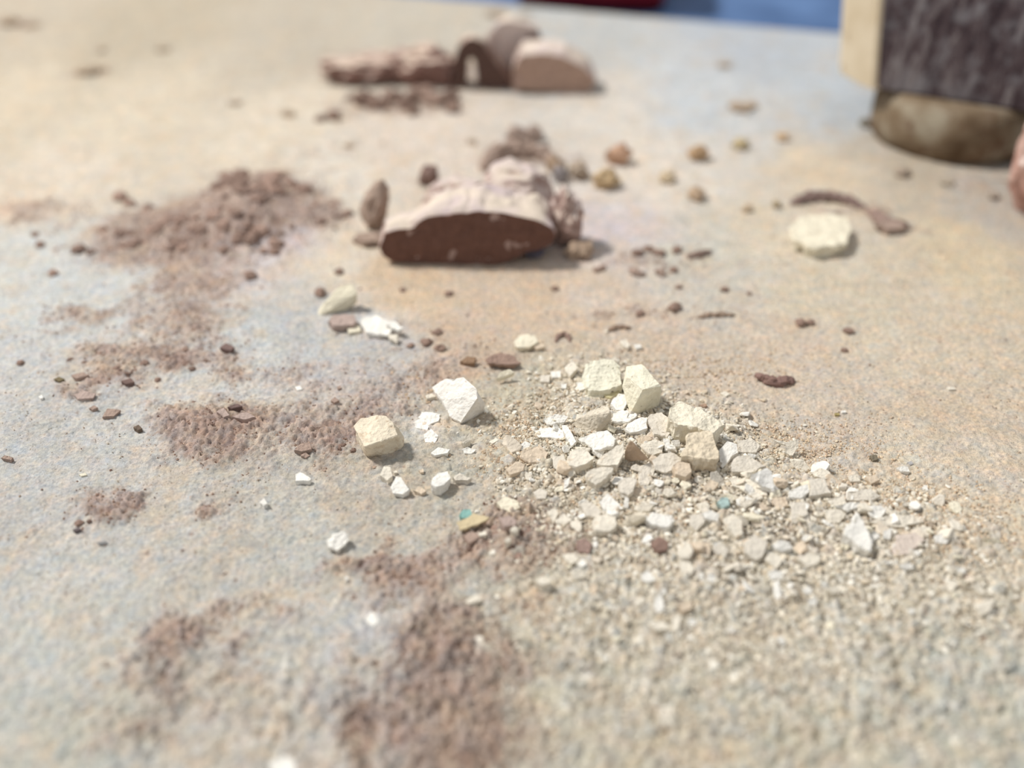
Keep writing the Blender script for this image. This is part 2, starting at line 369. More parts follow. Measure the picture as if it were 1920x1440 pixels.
def hull(T, pts, color=CREAM, label=None, name='chalk_chip', mat=None, cat='chip', land=None, amp=.014, group=None):
    X0, Y0, k = T; W = [P(X0+x/k, Y0+y/k, z) for x, y, z in pts]
    bm = bmesh.new()
    for p in W: bm.verts.new(p)
    r = bmesh.ops.convex_hull(bm, input=bm.verts)
    bmesh.ops.delete(bm, geom=[vv for vv in bm.verts if not vv.link_faces], context='VERTS')
    bmesh.ops.bevel(bm, geom=bm.edges[:], offset=.016, segments=1, affect='EDGES', clamp_overlap=True)
    bmesh.ops.triangulate(bm, faces=bm.faces)
    c = sum(W, Vector())/len(W); SEED[0] += 1; rough(bm, .075, amp*1.3, SEED[0], c)
    if mat is None: mat = M_chalk
    o = finish(name, bm, mat, color, label, cat, group, c)
    cx = X0+sum(p[0] for p in pts)/len(pts)/k; cy = Y0+sum(p[1] for p in pts)/len(pts)/k
    if label is None: AUTO.append((o, cx, cy, .5, color, name))
    if land: LAND.append((cx, cy, land))
    return o
def rock(px, py, half, rot, mat, color=BRN, label=None, name='rock', cat='rock', amp=.18, freq=.9, sub=4, flat=.35, land=None, group=None, tilt=0, lift=0):
    bm = bmesh.new(); bmesh.ops.create_icosphere(bm, subdivisions=sub, radius=1)
    SEED[0] += 1; s = Vector((SEED[0]*1.7, SEED[0]*.9, 3)); hx, hy, hz = half; mh = max(half)
    Rm = Matrix.Rotation(math.radians(rot), 3, 'Z') @ Matrix.Rotation(math.radians(tilt), 3, 'Y')
    c = P(px, py, 0); c.z += hz*(1-flat)+lift
    for vv in bm.verts:
        d = vv.co.normalized(); p = Vector((d.x*hx, d.y*hy, d.z*hz))
        f = 1+amp*1.6*mn.noise(d*1.6*freq+s)+amp*mn.noise(d*3.7*freq+s)+amp*.5*mn.noise(d*9*freq+s)+amp*.25*mn.noise(d*20+s)
        vv.co = c+(Rm @ (p*f))
    gz = float(g(c.x, c.y))
    for vv in bm.verts:
        if vv.co.z < gz-.04+lift: vv.co.z = gz-.04+lift
    o = finish(name, bm, mat, color, label, cat, group, c, False)
    if label is None: AUTO.append((o, px, py, mh*2, color, name))
    if land: LAND.append((px, py, land))
    return o
def plane_pt(px, py, Yw):                     # where an image point falls on the upright plane y = Yw
    x, y, d = ray(px, py); t_ = Yw/y; return Vector((x*t_, Yw, H+d*t_))
def resample(pts, n):
    L_ = [(pts[(i+1) % len(pts)]-pts[i]).length for i in range(len(pts))]; tot = sum(L_); out = []
    for k in range(n):
        s = tot*k/n; i = 0
        while s > L_[i]: s -= L_[i]; i += 1
        out.append(pts[i].lerp(pts[(i+1) % len(pts)], s/L_[i]))
    return out
def loft(poly, base_py, rings, n, mat, fmat, fcolor, label, name, cat, face_label, color=MAU, amp=.05, lean=.0, land=None):
    """broken chunk: measured outline of the broken face, then (back cm, scale x, scale z, shift x, shift z) rings behind it"""
    Yw = P(960, base_py).y; F = [plane_pt(x, y, Yw) for x, y in poly]
    if area([(p.x, p.z) for p in F]) < 0: F = F[::-1]
    F = resample(F, n); zmin = min(p.z for p in F); gz = float(g(F[0].x, Yw))
    F = [Vector((p.x, p.y+(p.z-zmin)*lean, p.z-zmin+gz)) for p in F]
    for i, p in enumerate(F): p += Vector((R.uniform(-1, 1), 0, R.uniform(-1, 1)))*.02
    c = Vector((sum(p.x for p in F)/n, Yw, gz)); SEED[0] += 1; s = Vector((SEED[0]*2.1, 1, 5))
    bm = bmesh.new(); RR = []; K = [(0, 1, 1, 0, 0)]+rings; K2 = []
    for a_, b2 in zip(K, K[1:]):
        m_ = max(2, int((b2[0]-a_[0])/.14))
        for t_ in range(m_): K2.append(tuple(u1+(u2-u1)*t_/m_ for u1, u2 in zip(a_, b2)))
    K2.append(K[-1])
    for (dy, sx, sz, dx, dz) in K2:
        rr = []
        for p in F:
            q_ = Vector((c.x+(p.x-c.x)*sx+dx, p.y+dy, gz+(p.z-gz)*sz+dz*max(0, (p.z-gz))))
            if dy > 0: q_ += Vector((mn.noise(q_*1.1+s), mn.noise(q_*1.1-s)*.6, mn.noise(q_*.9+s*2)))*amp*4*min(1, dy/.5)+Vector((mn.noise(q_*3-s), mn.noise(q_*3+s*3), mn.noise(q_*3+s)))*amp*1.4*min(1, dy/.3)
            q_.z = max(q_.z, gz-.03); rr.append(bm.verts.new(q_))
        RR.append(rr)
    for a, b_ in zip(RR, RR[1:]):
        for i in range(n):
            j = (i+1) % n; bm.faces.new((a[i], a[j], b_[j], b_[i]))
    bm.faces.new(RR[-1]); capf = bm.faces.new(RR[0])
    bmesh.ops.triangulate(bm, faces=[f for f in bm.faces if f is not capf and len(f.verts) > 4])
    o = finish(name, bm, mat, color, label, cat, None, c, False)
    bm = bmesh.new(); vs_ = [bm.verts.new(p+Vector((0, -.03, 0))) for p in F]; bk = [bm.verts.new(p+Vector((0, .03, 0))) for p in F]
    bm.faces.new(vs_)
    for i in range(n): j = (i+1) % n; bm.faces.new((vs_[i], vs_[j], bk[j], bk[i]))
    bmesh.ops.triangulate(bm, faces=bm.faces)
    for it in range(3):
        E = [e for e in bm.edges if e.calc_length() > .16]
        if E: bmesh.ops.subdivide_edges(bm, edges=E, cuts=1); bmesh.ops.triangulate(bm, faces=bm.faces)
    for vv in bm.verts: vv.co.y += .05*mn.noise(vv.co*2.5+s)+.03*mn.noise(vv.co*8+s)
    f_ = link_bm('broken_face', bm, fmat, o, False, Vector((c.x, c.y, gz))); f_.color = (*lin(tuple(v_*.88+w_*.12 for v_, w_ in zip(fcolor, (170, 160, 155)))), 1); f_['label'] = face_label
    if land: LAND.append((sum(p[0] for p in poly)/len(poly), base_py, land))
    return o

# ------------------------------------------------------------------ upper right: block on a round foot, red stone
def corner(px, py, z): x, y = P0(px, py, z); return Vector((x, y, z))
zb = 1.9
Cc = corner(1638, 166, zb); Rr = corner(1905, 207, zb); Bb = corner(1573, 134, zb)
d = (Rr-Cc).normalized(); n_ = Vector((-d.y, d.x, 0))
out = [Bb+n_*3.2, Bb+n_*.3, Bb.lerp(Cc, .12)-n_*.03, Bb.lerp(Cc, .55)-n_*.06, Cc, Cc+d*7.5, Cc+d*7.5+n_*5.0, Bb+n_*4.2+d*.8]
m, nt, b = new_mat('worn_dark_wood'); b.inputs['Roughness'].default_value = .7
oc = coord(nt); mp = nt.nodes.new('ShaderNodeMapping'); mp.inputs['Scale'].default_value = (1, 1, .22); nt.links.new(oc, mp.inputs[0])
f1 = nz(nt, 260, 5, .7, mp.outputs[0], .3); f2 = nz(nt, 110, 4, .7, oc)
c_ = ramp(nt, f1, [(.34, lin((58, 48, 54))), (.52, lin((94, 82, 86))), (.68, lin((160, 156, 158)))])
c_ = mix(nt, ramp(nt, f2, [(.50, g3(0)), (.70, g3(.8))]), c_, lin((150, 150, 156)))
nt.links.new(c_, b.inputs['Base Color']); bump(nt, b, f1, .001, .6)
M_wood = m
m, nt, b = new_mat('bare_edge_wood'); oc = coord(nt)
c_ = ramp(nt, nz(nt, 60, 3, .5, oc), [(.3, lin((204, 188, 160))), (.7, lin((226, 214, 192)))])
c_ = mix(nt, ramp(nt, nz(nt, 170, 3, .6, oc), [(.60, g3(0)), (.72, g3(.7))]), c_, lin((140, 112, 84)))
nt.links.new(c_, b.inputs['Base Color'])
M_edge = m
def ext(bm, pts, z0, z1, lean, faces=True):
    a = [bm.verts.new(Vector((p.x, p.y, z0))) for p in pts]; b_ = [bm.verts.new(Vector((p.x-lean[0]*(z1-z0), p.y-lean[1]*(z1-z0), z1))) for p in pts]
    if faces: bm.faces.new(a[::-1]); bm.faces.new(b_)
    for i in range(len(pts)-(0 if faces else 1)):
        j = (i+1) % len(pts); bm.faces.new((a[i], a[j], b_[j], b_[i]))
bm = bmesh.new(); ext(bm, out, zb, zb+5.2, (.15, .0))
bmesh.ops.bevel(bm, geom=[e for e in bm.edges], offset=.07, segments=2, affect='EDGES')
root = bpy.data.objects.new('wooden_block', None); COL.objects.link(root); root.location = Vector((Cc.x, Cc.y, zb))*U
root.empty_display_size = .01
setp(root, 'dark scuffed wooden block with a pale bare edge, standing on the round foot', 'block')
link_bm('body', bm, M_wood, root, False, Vector((Cc.x, Cc.y, zb)))
# pale edge strip: wraps the left side, 1.5 mm proud
bm = bmesh.new(); st = [p-n_*.0+(-d)*.05 for p in [Bb+n_*3.2, Bb+n_*.3, Bb.lerp(Cc, .12)-n_*.03, Bb.lerp(Cc, .55)-n_*.06]]+[Cc-d*.02-n_*.05]
inn = [p+d*.25+n_*.1 for p in st]
ring = st+inn[::-1]; ext(bm, ring, zb-.03, zb+5.2, (.15, .0)); bmesh.ops.bevel(bm, geom=bm.edges[:], offset=.03, segments=1, affect='EDGES')
e_ = link_bm('edge_strip', bm, M_edge, root, False, Vector((Cc.x, Cc.y, zb))); e_['label'] = 'pale bare wooden edge'
# round foot: blotchy browns, darkened to carry the shade under the block
fl = corner(1640, 262, 0); fc = Vector((fl.x+2.75, fl.y+.3, 0))
m, nt, b = new_mat('stained_shaded_foot'); oc = coord(nt)
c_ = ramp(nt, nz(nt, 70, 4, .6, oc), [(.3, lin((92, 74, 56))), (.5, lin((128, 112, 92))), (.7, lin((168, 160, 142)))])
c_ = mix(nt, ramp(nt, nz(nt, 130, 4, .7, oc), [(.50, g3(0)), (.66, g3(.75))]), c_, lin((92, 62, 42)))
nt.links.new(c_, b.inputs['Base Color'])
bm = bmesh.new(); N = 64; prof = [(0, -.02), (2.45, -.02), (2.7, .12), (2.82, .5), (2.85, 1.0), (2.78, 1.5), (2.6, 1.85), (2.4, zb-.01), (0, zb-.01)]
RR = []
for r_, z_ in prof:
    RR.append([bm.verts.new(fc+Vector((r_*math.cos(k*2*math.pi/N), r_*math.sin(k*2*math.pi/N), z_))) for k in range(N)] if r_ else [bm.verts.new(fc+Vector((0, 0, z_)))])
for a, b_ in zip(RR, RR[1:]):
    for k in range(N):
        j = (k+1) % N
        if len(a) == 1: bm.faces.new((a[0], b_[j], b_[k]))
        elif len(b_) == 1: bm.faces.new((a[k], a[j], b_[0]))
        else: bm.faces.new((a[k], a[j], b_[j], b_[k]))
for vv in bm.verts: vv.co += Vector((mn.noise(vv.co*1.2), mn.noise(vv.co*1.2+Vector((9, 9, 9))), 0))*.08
setp(link_bm('round_foot', bm, m, None, True, Vector((fc.x, fc.y, 0))), 'stained tan round foot, darkened for the shade under the dark wooden block', 'disc')
LAND.append((1740, 250, 'round tan foot'))
M_red = mat_dusty_rock('red_dusty_stone', lin((168, 122, 108)), lin((204, 172, 160)), lin((228, 214, 206)), lin((206, 176, 164)), 120, (.0, .6))
rock(1944, 395, (1.15, 1.0, 2.2), 10, M_red, label='red dusted stone cut off by the right border', name='red_stone', cat='stone', amp=.12, flat=.1)

# red tray far behind on the table
def on_table(px, py): x, y = P0(px, py, -2.0); return Vector((x, y, -2.0))
ta = on_table(965, 17); tb = on_table(1245, 28); dd = (tb-ta); dd.z = 0; ux = dd.normalized(); uy = Vector((-ux.y, ux.x, 0))
m, nt, b = new_mat('red_plastic'); b.inputs['Roughness'].default_value = .4; nt.links.new(ramp(nt, nz(nt, 30, 2, .5, coord(nt)), [(.3, lin((150, 30, 40))), (.7, lin((176, 48, 56)))]), b.inputs['Base Color'])
m2, nt, b = new_mat('dark_base'); nt.links.new(ramp(nt, nz(nt, 60, 2, .5, coord(nt)), [(.3, lin((40, 20, 24))), (.7, lin((60, 30, 36)))]), b.inputs['Base Color'])
def rrect(L_, W_, r, n=6):
    o_ = []
    for cx, cy, a0 in ((L_-r, r, -90), (L_-r, W_-r, 0), (r, W_-r, 90), (r, r, 180)):
        for i in range(n+1):
            a = math.radians(a0+90*i/n); o_.append((cx+r*math.cos(a), cy+r*math.sin(a)))
    return o_
tr = bpy.data.objects.new('red_tray', None); COL.objects.link(tr); tr.location = ta*U; tr.empty_display_size = .01
setp(tr, 'red plastic tray on the blue table beyond the slab', 'tray')
def rr_mesh(off, z0, z1, flare, name, mat):
    bm = bmesh.new(); L0 = dd.length
    def rg(o2, z): return [bm.verts.new(ta+ux*x+uy*y+Vector((0, 0, z))) for x, y in [(px_*(1+0)+o2*(1 if px_ > L0/2 else -1), py_+o2*(1 if py_ > 3.5 else -1)) for px_, py_ in rrect(L0, 7, 1.2)]]
    a = rg(off, z0); b_ = rg(off+flare, z1); c2 = rg(off+flare-.3, z1); e2 = rg(off-.3, z0+.25)
    n = len(a)
    for p_, q_ in ((a, b_), (b_, c2), (c2, e2)):
        for i in range(n): j = (i+1) % n; bm.faces.new((p_[i], p_[j], q_[j], q_[i]))
    bm.faces.new(a[::-1]); bm.faces.new(e2)
    return link_bm(name, bm, mat, tr, True, ta.copy())
rr_mesh(-.1, .0, .45, 0, 'base', m2); rr_mesh(0, .45, 3.0, .5, 'wall', m); rr_mesh(.5, 3.0, 3.3, .1, 'rim', m)

# ------------------------------------------------------------------ far group of brown rocks
rock(690, 150, (1.75, .85, .62), 4, M_rockA, label='low rust brown rock at far left of the rear rock group', amp=.22, land='rear left rock')
rock(795, 152, (1.45, .85, .85), -8, M_rockA, label='rounded reddish brown rock between the low rock and the arched shard', amp=.2)
DK = (98, 74, 66)
loft([(848, 165), (850, 118), (862, 84), (882, 70), (903, 78), (925, 108), (948, 140), (965, 165), (915, 167), (896, 160), (893, 118), (884, 106), (873, 118), (868, 164)],
     168, [(.5, 1.0, 1.0, 0, 0), (1.0, .98, .9, .1, 0)], 48, M_rockA, M_dark, DK, 'dark arched shard standing in the middle of the rear rocks', 'arched_shard', 'rock', 'dark broken front face', amp=.015, land='arched shard')
loft([(905, 150), (915, 75), (930, 48), (955, 40), (985, 46), (1008, 56), (1018, 80), (1008, 110), (990, 152)],
     150, [(.4, 1.0, 1.0, 0, 0), (1.2, .85, .9, 0, 0), (1.9, .5, .5, 0, 0)], 40, M_rockM, M_dark, (236, 220, 212), 'tall pinkish dusted chunk behind the arched shard', 'rock', 'rock', 'pinkish broken front', amp=.05)
loft([(984, 62), (998, 50), (1014, 56), (1020, 82), (1006, 96), (990, 88), (976, 112), (970, 142), (954, 142), (960, 104), (972, 76)],
     156, [(.3, 1, 1, 0, 0), (.5, .95, .95, 0, 0)], 36, M_dark, M_dark, DK, 'dark curled piece leaning against the right side of the tall pinkish chunk', 'curled_piece', 'rock', 'dark broken front', color=DK, amp=.02)
loft([(962, 168), (962, 128), (978, 106), (1015, 101), (1055, 108), (1090, 125), (1112, 145), (1112, 165), (1095, 177), (1040, 175)],
     177, [(.25, 1.04, 1.08, .05, 0), (1.2, 1.02, 1.12, .1, 0), (2.0, .7, .6, .1, 0)], 40, M_rockM, M_dark, (192, 160, 142), 'brown chunk with a smooth tan broken face, right end of the rear rocks', 'rock', 'rock', 'smooth tan broken face', amp=.03, land='rear right chunk')
for i, (a, b_, s) in enumerate([(685, 196, .5), (712, 203, .4), (738, 190, .42), (765, 203, .38), (790, 186, .5), (815, 196, .45), (843, 190, .42), (850, 208, .3), (775, 214, .25), (660, 188, .22), (625, 222, .3), (600, 226, .2)]):
    rock(a, b_, (s, s*.8, s*.62), R.uniform(0, 180), M_clod, (150, 122, 108) if i % 3 else (120, 94, 82), 'blurred brown crumb in front of the rear rocks', 'brown_crumb', 'crumb', .3, 1.2, 3, group='crumbs in front of the rear rocks')
for a, b_, s in [(168, 138, .5), (190, 134, .3), (190, 95, .25), (20, 45, .6), (60, 50, .35), (1357, 125, .3), (1385, 205, .45), (1410, 200, .3), (305, 95, .3), (655, 275, .2), (885, 268, .22), (540, 215, .3), (440, 195, .25), (930, 30, .5), (985, 32, .3)]:
    rock(a, b_, (s, s*.7, s*.3), R.uniform(0, 180), M_clod, (168, 146, 122), 'small blurred tan crumb lying alone on the far dust', 'tan_crumb', 'crumb', .3, 1.2, 3, group='lone crumbs on the far dust')

# ------------------------------------------------------------------ middle group: large broken chunk
loft([(712, 462), (722, 440), (738, 433), (775, 430), (784, 418), (800, 410), (845, 404), (900, 400), (950, 403), (1000, 413), (1030, 425), (1042, 441), (1036, 457), (1015, 466), (985, 474), (955, 489), (930, 497), (860, 496), (790, 492), (735, 490), (716, 478)],
     497, [(.15, 1.02, 1.05, 0, 0), (.6, 1.0, 1.12, .05, 0), (1.1, .92, 1.12, .15, 0), (1.7, .75, .95, .3, 0), (2.1, .6, .6, .4, 0)], 64, M_rockM, M_dark, (112, 78, 66),
     'large dusted chunk with a dark chocolate brown broken face, middle of the slab', 'pigment_chunk', 'rock', 'dark chocolate broken face', amp=.055, lean=.06, land='large dark-faced chunk')
rock(968, 398, (1.08, .95, .82), 0, M_rockM, label='lilac dusted lobe rising behind the right half of the large chunk', amp=.14, flat=.1)
rock(868, 412, (1.1, .8, .66), 0, M_rockM, label='rounded dusted lobe behind the middle of the large chunk', amp=.16, flat=.1)
rock(1062, 455, (.42, .55, .85), 10, M_rockM, label='dusted tan lump leaning on the right end of the large chunk', amp=.2, flat=.1)
rock(1085, 480, (.38, .3, .28), 0, M_clod, (176, 150, 126), 'low tan clod at the right foot of the large chunk', 'clod', 'clod', .3, 1, 3)
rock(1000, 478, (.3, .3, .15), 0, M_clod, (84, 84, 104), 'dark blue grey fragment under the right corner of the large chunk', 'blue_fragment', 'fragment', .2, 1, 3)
rock(707, 425, (.36, .4, .75), 20, M_clod, (170, 146, 130), 'upright brown fragment at the left end of the large chunk', 'rock', 'rock', .2, 1, 3, flat=.1, tilt=14)
rock(690, 455, (.4, .3, .16), 0, M_clod, (168, 144, 128), 'flat brown crumb below the upright fragment', 'clod', 'clod', .3, 1, 3)
rock(806, 345, (.3, .3, .35), 20, M_clod, (128, 100, 92), 'dark wedge shaped fragment behind the large chunk', 'rock', 'rock', .25, 1, 3, flat=.1)
CRUST = [(968, 262, .32, 20, (184, 162, 150), 'round mauve crust crumb topping the arc behind the large chunk'), (1002, 262, .3, 20, (180, 158, 146), 'right hand crust crumb topping the arc behind the large chunk'), (1042, 322, .34, -50, (164, 138, 112), 'ochre brown crust piece at the right end of the arc'),
         (1085, 332, .3, 0, (176, 158, 138), 'low tan crust crumb right of the arc'), (1048, 338, .22, 0, (140, 134, 136), 'blue grey crumb between the arc and the lilac lobe')]
for a, b_, hx, rt, c, lb in CRUST:
    rock(a, b_, (hx, .3, .3), rt, M_clod, c, lb, 'crust_piece', 'crust', .3, 1.1, 3, flat=.3)
for a, b_, hx, hz, c, lb in [(1160, 305, .38, .36, (196, 150, 122), 'orange brown lump right of the crust pieces'), (1135, 350, .42, .32, (196, 166, 124), 'ochre lump in front of the orange brown lump'),
        (1308, 298, .34, .26, (186, 150, 112), 'ochre lump farthest right of the rear lumps'), (1387, 276, .34, .16, (186, 168, 128), 'flat olive yellow lump beside the pale blue dust'),
        (1465, 262, .26, .16, (222, 190, 152), 'faint orange crumb near the round tan foot'), (1250, 338, .3, .16, (206, 184, 152), 'flat ochre smear between two lumps'),
        (1305, 372, .32, .2, (184, 156, 128), 'small tan lump with orange side'), (1620, 236, .22, .16, (110, 106, 88), 'small dark green grain left of the round foot'), (1690, 328, .28, .14, (160, 142, 124), 'brown grain in front of the round foot'),
        (1400, 395, .2, .1, (190, 168, 140), 'tan crumb left of the thick yellow chip'), (1455, 388, .16, .12, (176, 160, 130), 'olive crumb behind the thick yellow chip'), (1860, 370, .2, .1, (150, 138, 124), 'grey brown grain near the red stone'), (1775, 345, .25, .08, (166, 152, 130), 'flat olive grain near the red stone')]:
    c = tuple(int(v_*.72+w_*.28) for v_, w_ in zip(c, (216, 202, 182)))
    rock(a, b_, (hx, hx*.8, hz), R.uniform(0, 90), M_clod, c, lb, 'ochre_lump', 'lump', .25, 1, 3, flat=.25)
# thick yellow chip, brown crescent shards
T0 = (0, 0, 1)
chip(T0, [(1478, 425), (1500, 404), (1545, 398), (1590, 408), (1598, 432), (1590, 455), (1530, 466), (1490, 448)], .45, .36, .4, YEL, 'thick pale yellow chip with a split face below the brown crescent', land='thick yellow chip', amp=.012)
def worm(pts, r, color, label, name, cat, seed=0, mat=None, taper=True, flatz=.8):
    """crumbly rod following measured ground points"""
    W = [P(x, y, 0) for x, y in pts]; n = 10; M_ = 28; s = Vector((seed, 2, 7))
    L_ = []
    for i in range(M_+1):
        f = i/M_*(len(W)-1); k = min(int(f), len(W)-2); L_.append(W[k].lerp(W[k+1], f-k))
    for it in range(3): L_ = [L_[0]]+[(a+b_*2+c)/4 for a, b_, c in zip(L_, L_[1:], L_[2:])]+[L_[-1]]
    bm = bmesh.new(); RR = []
    for i, p in enumerate(L_):
        tg = (L_[min(i+1, M_)]-L_[max(i-1, 0)]).normalized(); sd = Vector((-tg.y, tg.x, 0)).normalized()
        e = i/M_; rr = r*(math.sin(math.pi*min(max(e, .0), 1))**.45*.92+.08)
        ring = []
        for k in range(n):
            a = 2*math.pi*k/n; q_ = sd*math.cos(a)*rr+Vector((0, 0, math.sin(a)*rr*flatz)); w_ = p+q_
            w_ += q_*(.55*mn.noise(w_*4/r*.25+s)+.5*mn.noise(w_*10+s)); w_.z += rr*.62; ring.append(bm.verts.new(w_))
        RR.append(ring)
    for a, b_ in zip(RR, RR[1:]):
        for k in range(n): j = (k+1) % n; bm.faces.new((a[k], a[j], b_[j], b_[k]))
    bm.faces.new(RR[0][::-1]); bm.faces.new(RR[-1]); bmesh.ops.triangulate(bm, faces=bm.faces)
    return finish(name, bm, mat or M_clod, color, label, cat, None, W[len(W)//2])
worm([(902, 322), (925, 303), (970, 290), (1012, 294), (1040, 310)], .36, (168, 144, 130), 'long brown crust arching behind the lilac lobe', 'crust_piece', 'crust', 21, flatz=.9)
worm([(1482, 386), (1510, 376), (1550, 374), (1590, 381), (1625, 395)], .21, (122, 98, 92), 'dark brown curved sliver arching behind the thick yellow chip', 'curved_sliver', 'sliver', 1)
worm([(1620, 396), (1640, 408), (1655, 424), (1690, 428), (1706, 430)], .2, (144, 118, 108), 'brown curved sliver trailing right of the thick yellow chip', 'curved_sliver', 'sliver', 2)
chip(T0, [(1640, 420), (1665, 410), (1688, 409), (1700, 424), (1665, 430)], .3, .2, .2, BRN, 'dark brown wedge at the tip of the trailing sliver', 'brown_fragment', cat='fragment')
worm([(1417, 702), (1425, 712), (1440, 721), (1462, 722), (1480, 716), (1491, 716)], .135, (124, 92, 84), 'dark brown crumbly curled piece alone on the tan dust at right', 'curled_crumb', 'crumb', 5)
for a, b_, c, lb in [((1180, 505), (1190, 515), (1212, 517), 'left'), ((1228, 507), (1240, 514), (1242, 520), 'middle')]:
    worm([a, b_, c], .12, BRN, 'small dark %s grain below the lilac dust' % lb, 'brown_grain', 'grain', a[0])
worm([(1286, 487), (1305, 482), (1335, 472)], .12, (120, 96, 86), 'dark brown slanted sliver right of the large chunk', 'curved_sliver', 'sliver', 9)
worm([(1305, 597), (1335, 593), (1380, 592)], .08, (156, 132, 112), 'thin brown sliver on the tan dust in the middle right', 'curved_sliver', 'sliver', 10)
worm([(1138, 622), (1155, 616), (1185, 615)], .07, (150, 124, 104), 'thin brown sliver behind the pale pile', 'curved_sliver', 'sliver', 11)
worm([(1042, 643), (1046, 632), (1058, 628), (1068, 634), (1068, 643)], .07, (140, 112, 100), 'small brown ring shaped crumb behind the pale pile', 'ring_crumb', 'crumb', 12)
for a, b_, s in [(1195, 478, .2), (1215, 470, .16), (1235, 478, .2), (1268, 472, .18), (1262, 508, .15), (1130, 505, .12), (1118, 508, .12), (1040, 543, .12), (842, 553, .13), (755, 545, .1), (636, 512, .14), (600, 552, .2), (1265, 580, .2), (1200, 590, .14), (1272, 540, .1), (1358, 545, .12), (1405, 552, .08), (1500, 608, .18), (1520, 607, .12), (1590, 623, .14), (1583, 658, .09), (470, 520, .2), (820, 626, .14), (800, 645, .16), (825, 655, .14), (640, 610, .0), (770, 650, .1)]:
    if s: rock(a, b_, (s, s*.8, s*.5), R.uniform(0, 180), M_clod, (138, 110, 96) if b_ < 1200 else TAN, None, 'brown_crumb', 'crumb', .3, 1.2, 2)

# ------------------------------------------------------------------ left and middle chips
ZA = (560, 480, 3); ZB = (560, 240, 3); Z4 = (900, 640, 3.5556); Z5 = (1380, 640, 3.5556); Z6 = (1020, 940, 4); Z7 = (1440, 940, 4); Z8 = (600, 920, 4); ZL = (0, 640, 3)
hull(ZA, [(748, 738, .3), (785, 715, .45), (835, 688, .62), (925, 684, .78), (1003, 748, .78), (1005, 800, .66), (912, 938, .12), (850, 900, .12), (800, 805, .3), (1045, 830, .3), (1038, 885, .0), (930, 945, -.02), (900, 948, -.02), (850, 905, -.02), (800, 830, .0), (770, 780, .0)],
     (240, 236, 228), 'large angular white chip with a shaded right side, between cube chip and pile', land='large angular white chip', amp=.018)
hull(ZA, [(308, 955, .5), (350, 914, .56), (440, 898, .62), (490, 900, .62), (535, 940, .6), (558, 1008, .52), (470, 1040, .5), (365, 1075, .45), (325, 1045, .0), (388, 1136, -.02), (430, 1136, -.02), (510, 1122, -.02), (590, 1080, .0), (597, 1020, .15), (575, 985, .3)],
     (232, 220, 198), 'cube shaped cream chip, leftmost of the large chips', mat=M_chalk2, land='cube shaped cream chip', amp=.02)
hull(ZB, [(108, 1022, .08), (150, 975, .3), (238, 880, .62), (285, 873, .66), (312, 880, .62), (335, 930, .5), (330, 985, .05), (262, 1030, 0), (120, 1056, 0), (108, 1045, 0)],
     (240, 232, 208), 'leaning wedge shaped cream chip behind the brown pebble', land='leaning wedge chip', amp=.014)
chip(ZB, [(160, 1085), (190, 1052), (250, 1045), (310, 1052), (330, 1080), (310, 1105), (200, 1110)], .22, .2, .3, MAU, 'rounded mauve brown pebble in front of the leaning wedge chip', 'brown_pebble', M_clod, 'pebble', land='mauve pebble')
chip(ZB, [(345, 1085), (370, 1060), (430, 1048), (500, 1080), (545, 1130), (500, 1165), (380, 1150)], .22, .15, .2, WHITE, 'broad white flake right of the mauve pebble', land='broad white flake')
chip(ZB, [(480, 1085), (540, 1085), (590, 1125), (560, 1140), (520, 1125)], .3, .22, .1, WHITE)
chip(ZB, [(500, 1155), (560, 1160), (555, 1205), (510, 1185)], .2, .12, .1, CREAM)
chip(ZB, [(270, 1120), (340, 1105), (350, 1140), (280, 1155)], .1, .08, .1, YEL)
chip(ZA, [(1210, 480), (1235, 445), (1280, 435), (1330, 442), (1350, 480), (1300, 515), (1220, 508)], .25, .15, .25, YEL, 'pale yellow crumbly chip behind the brown flake', land='yellow crumbly chip')
chip(ZA, [(1310, 503), (1350, 482), (1388, 508), (1340, 522)], .15, .1, .1, TAN)
chip(ZA, [(1048, 583), (1085, 558), (1150, 548), (1220, 568), (1252, 600), (1150, 608), (1070, 604)], .2, .16, .12, (146, 118, 104), 'flat dark brown flake left of the top of the pale pile', 'brown_flake', M_clod, 'flake', land='dark brown flake')
chip(ZA, [(905, 588), (945, 562), (1000, 570), (990, 600), (930, 602)], .18, .12, .2, (140, 108, 80), name='brown_fragment', mat=M_clod, cat='fragment')
chip(ZA, [(1128, 655), (1185, 638), (1212, 655), (1150, 682), (1112, 690)], .3, .15, .1, YEL)
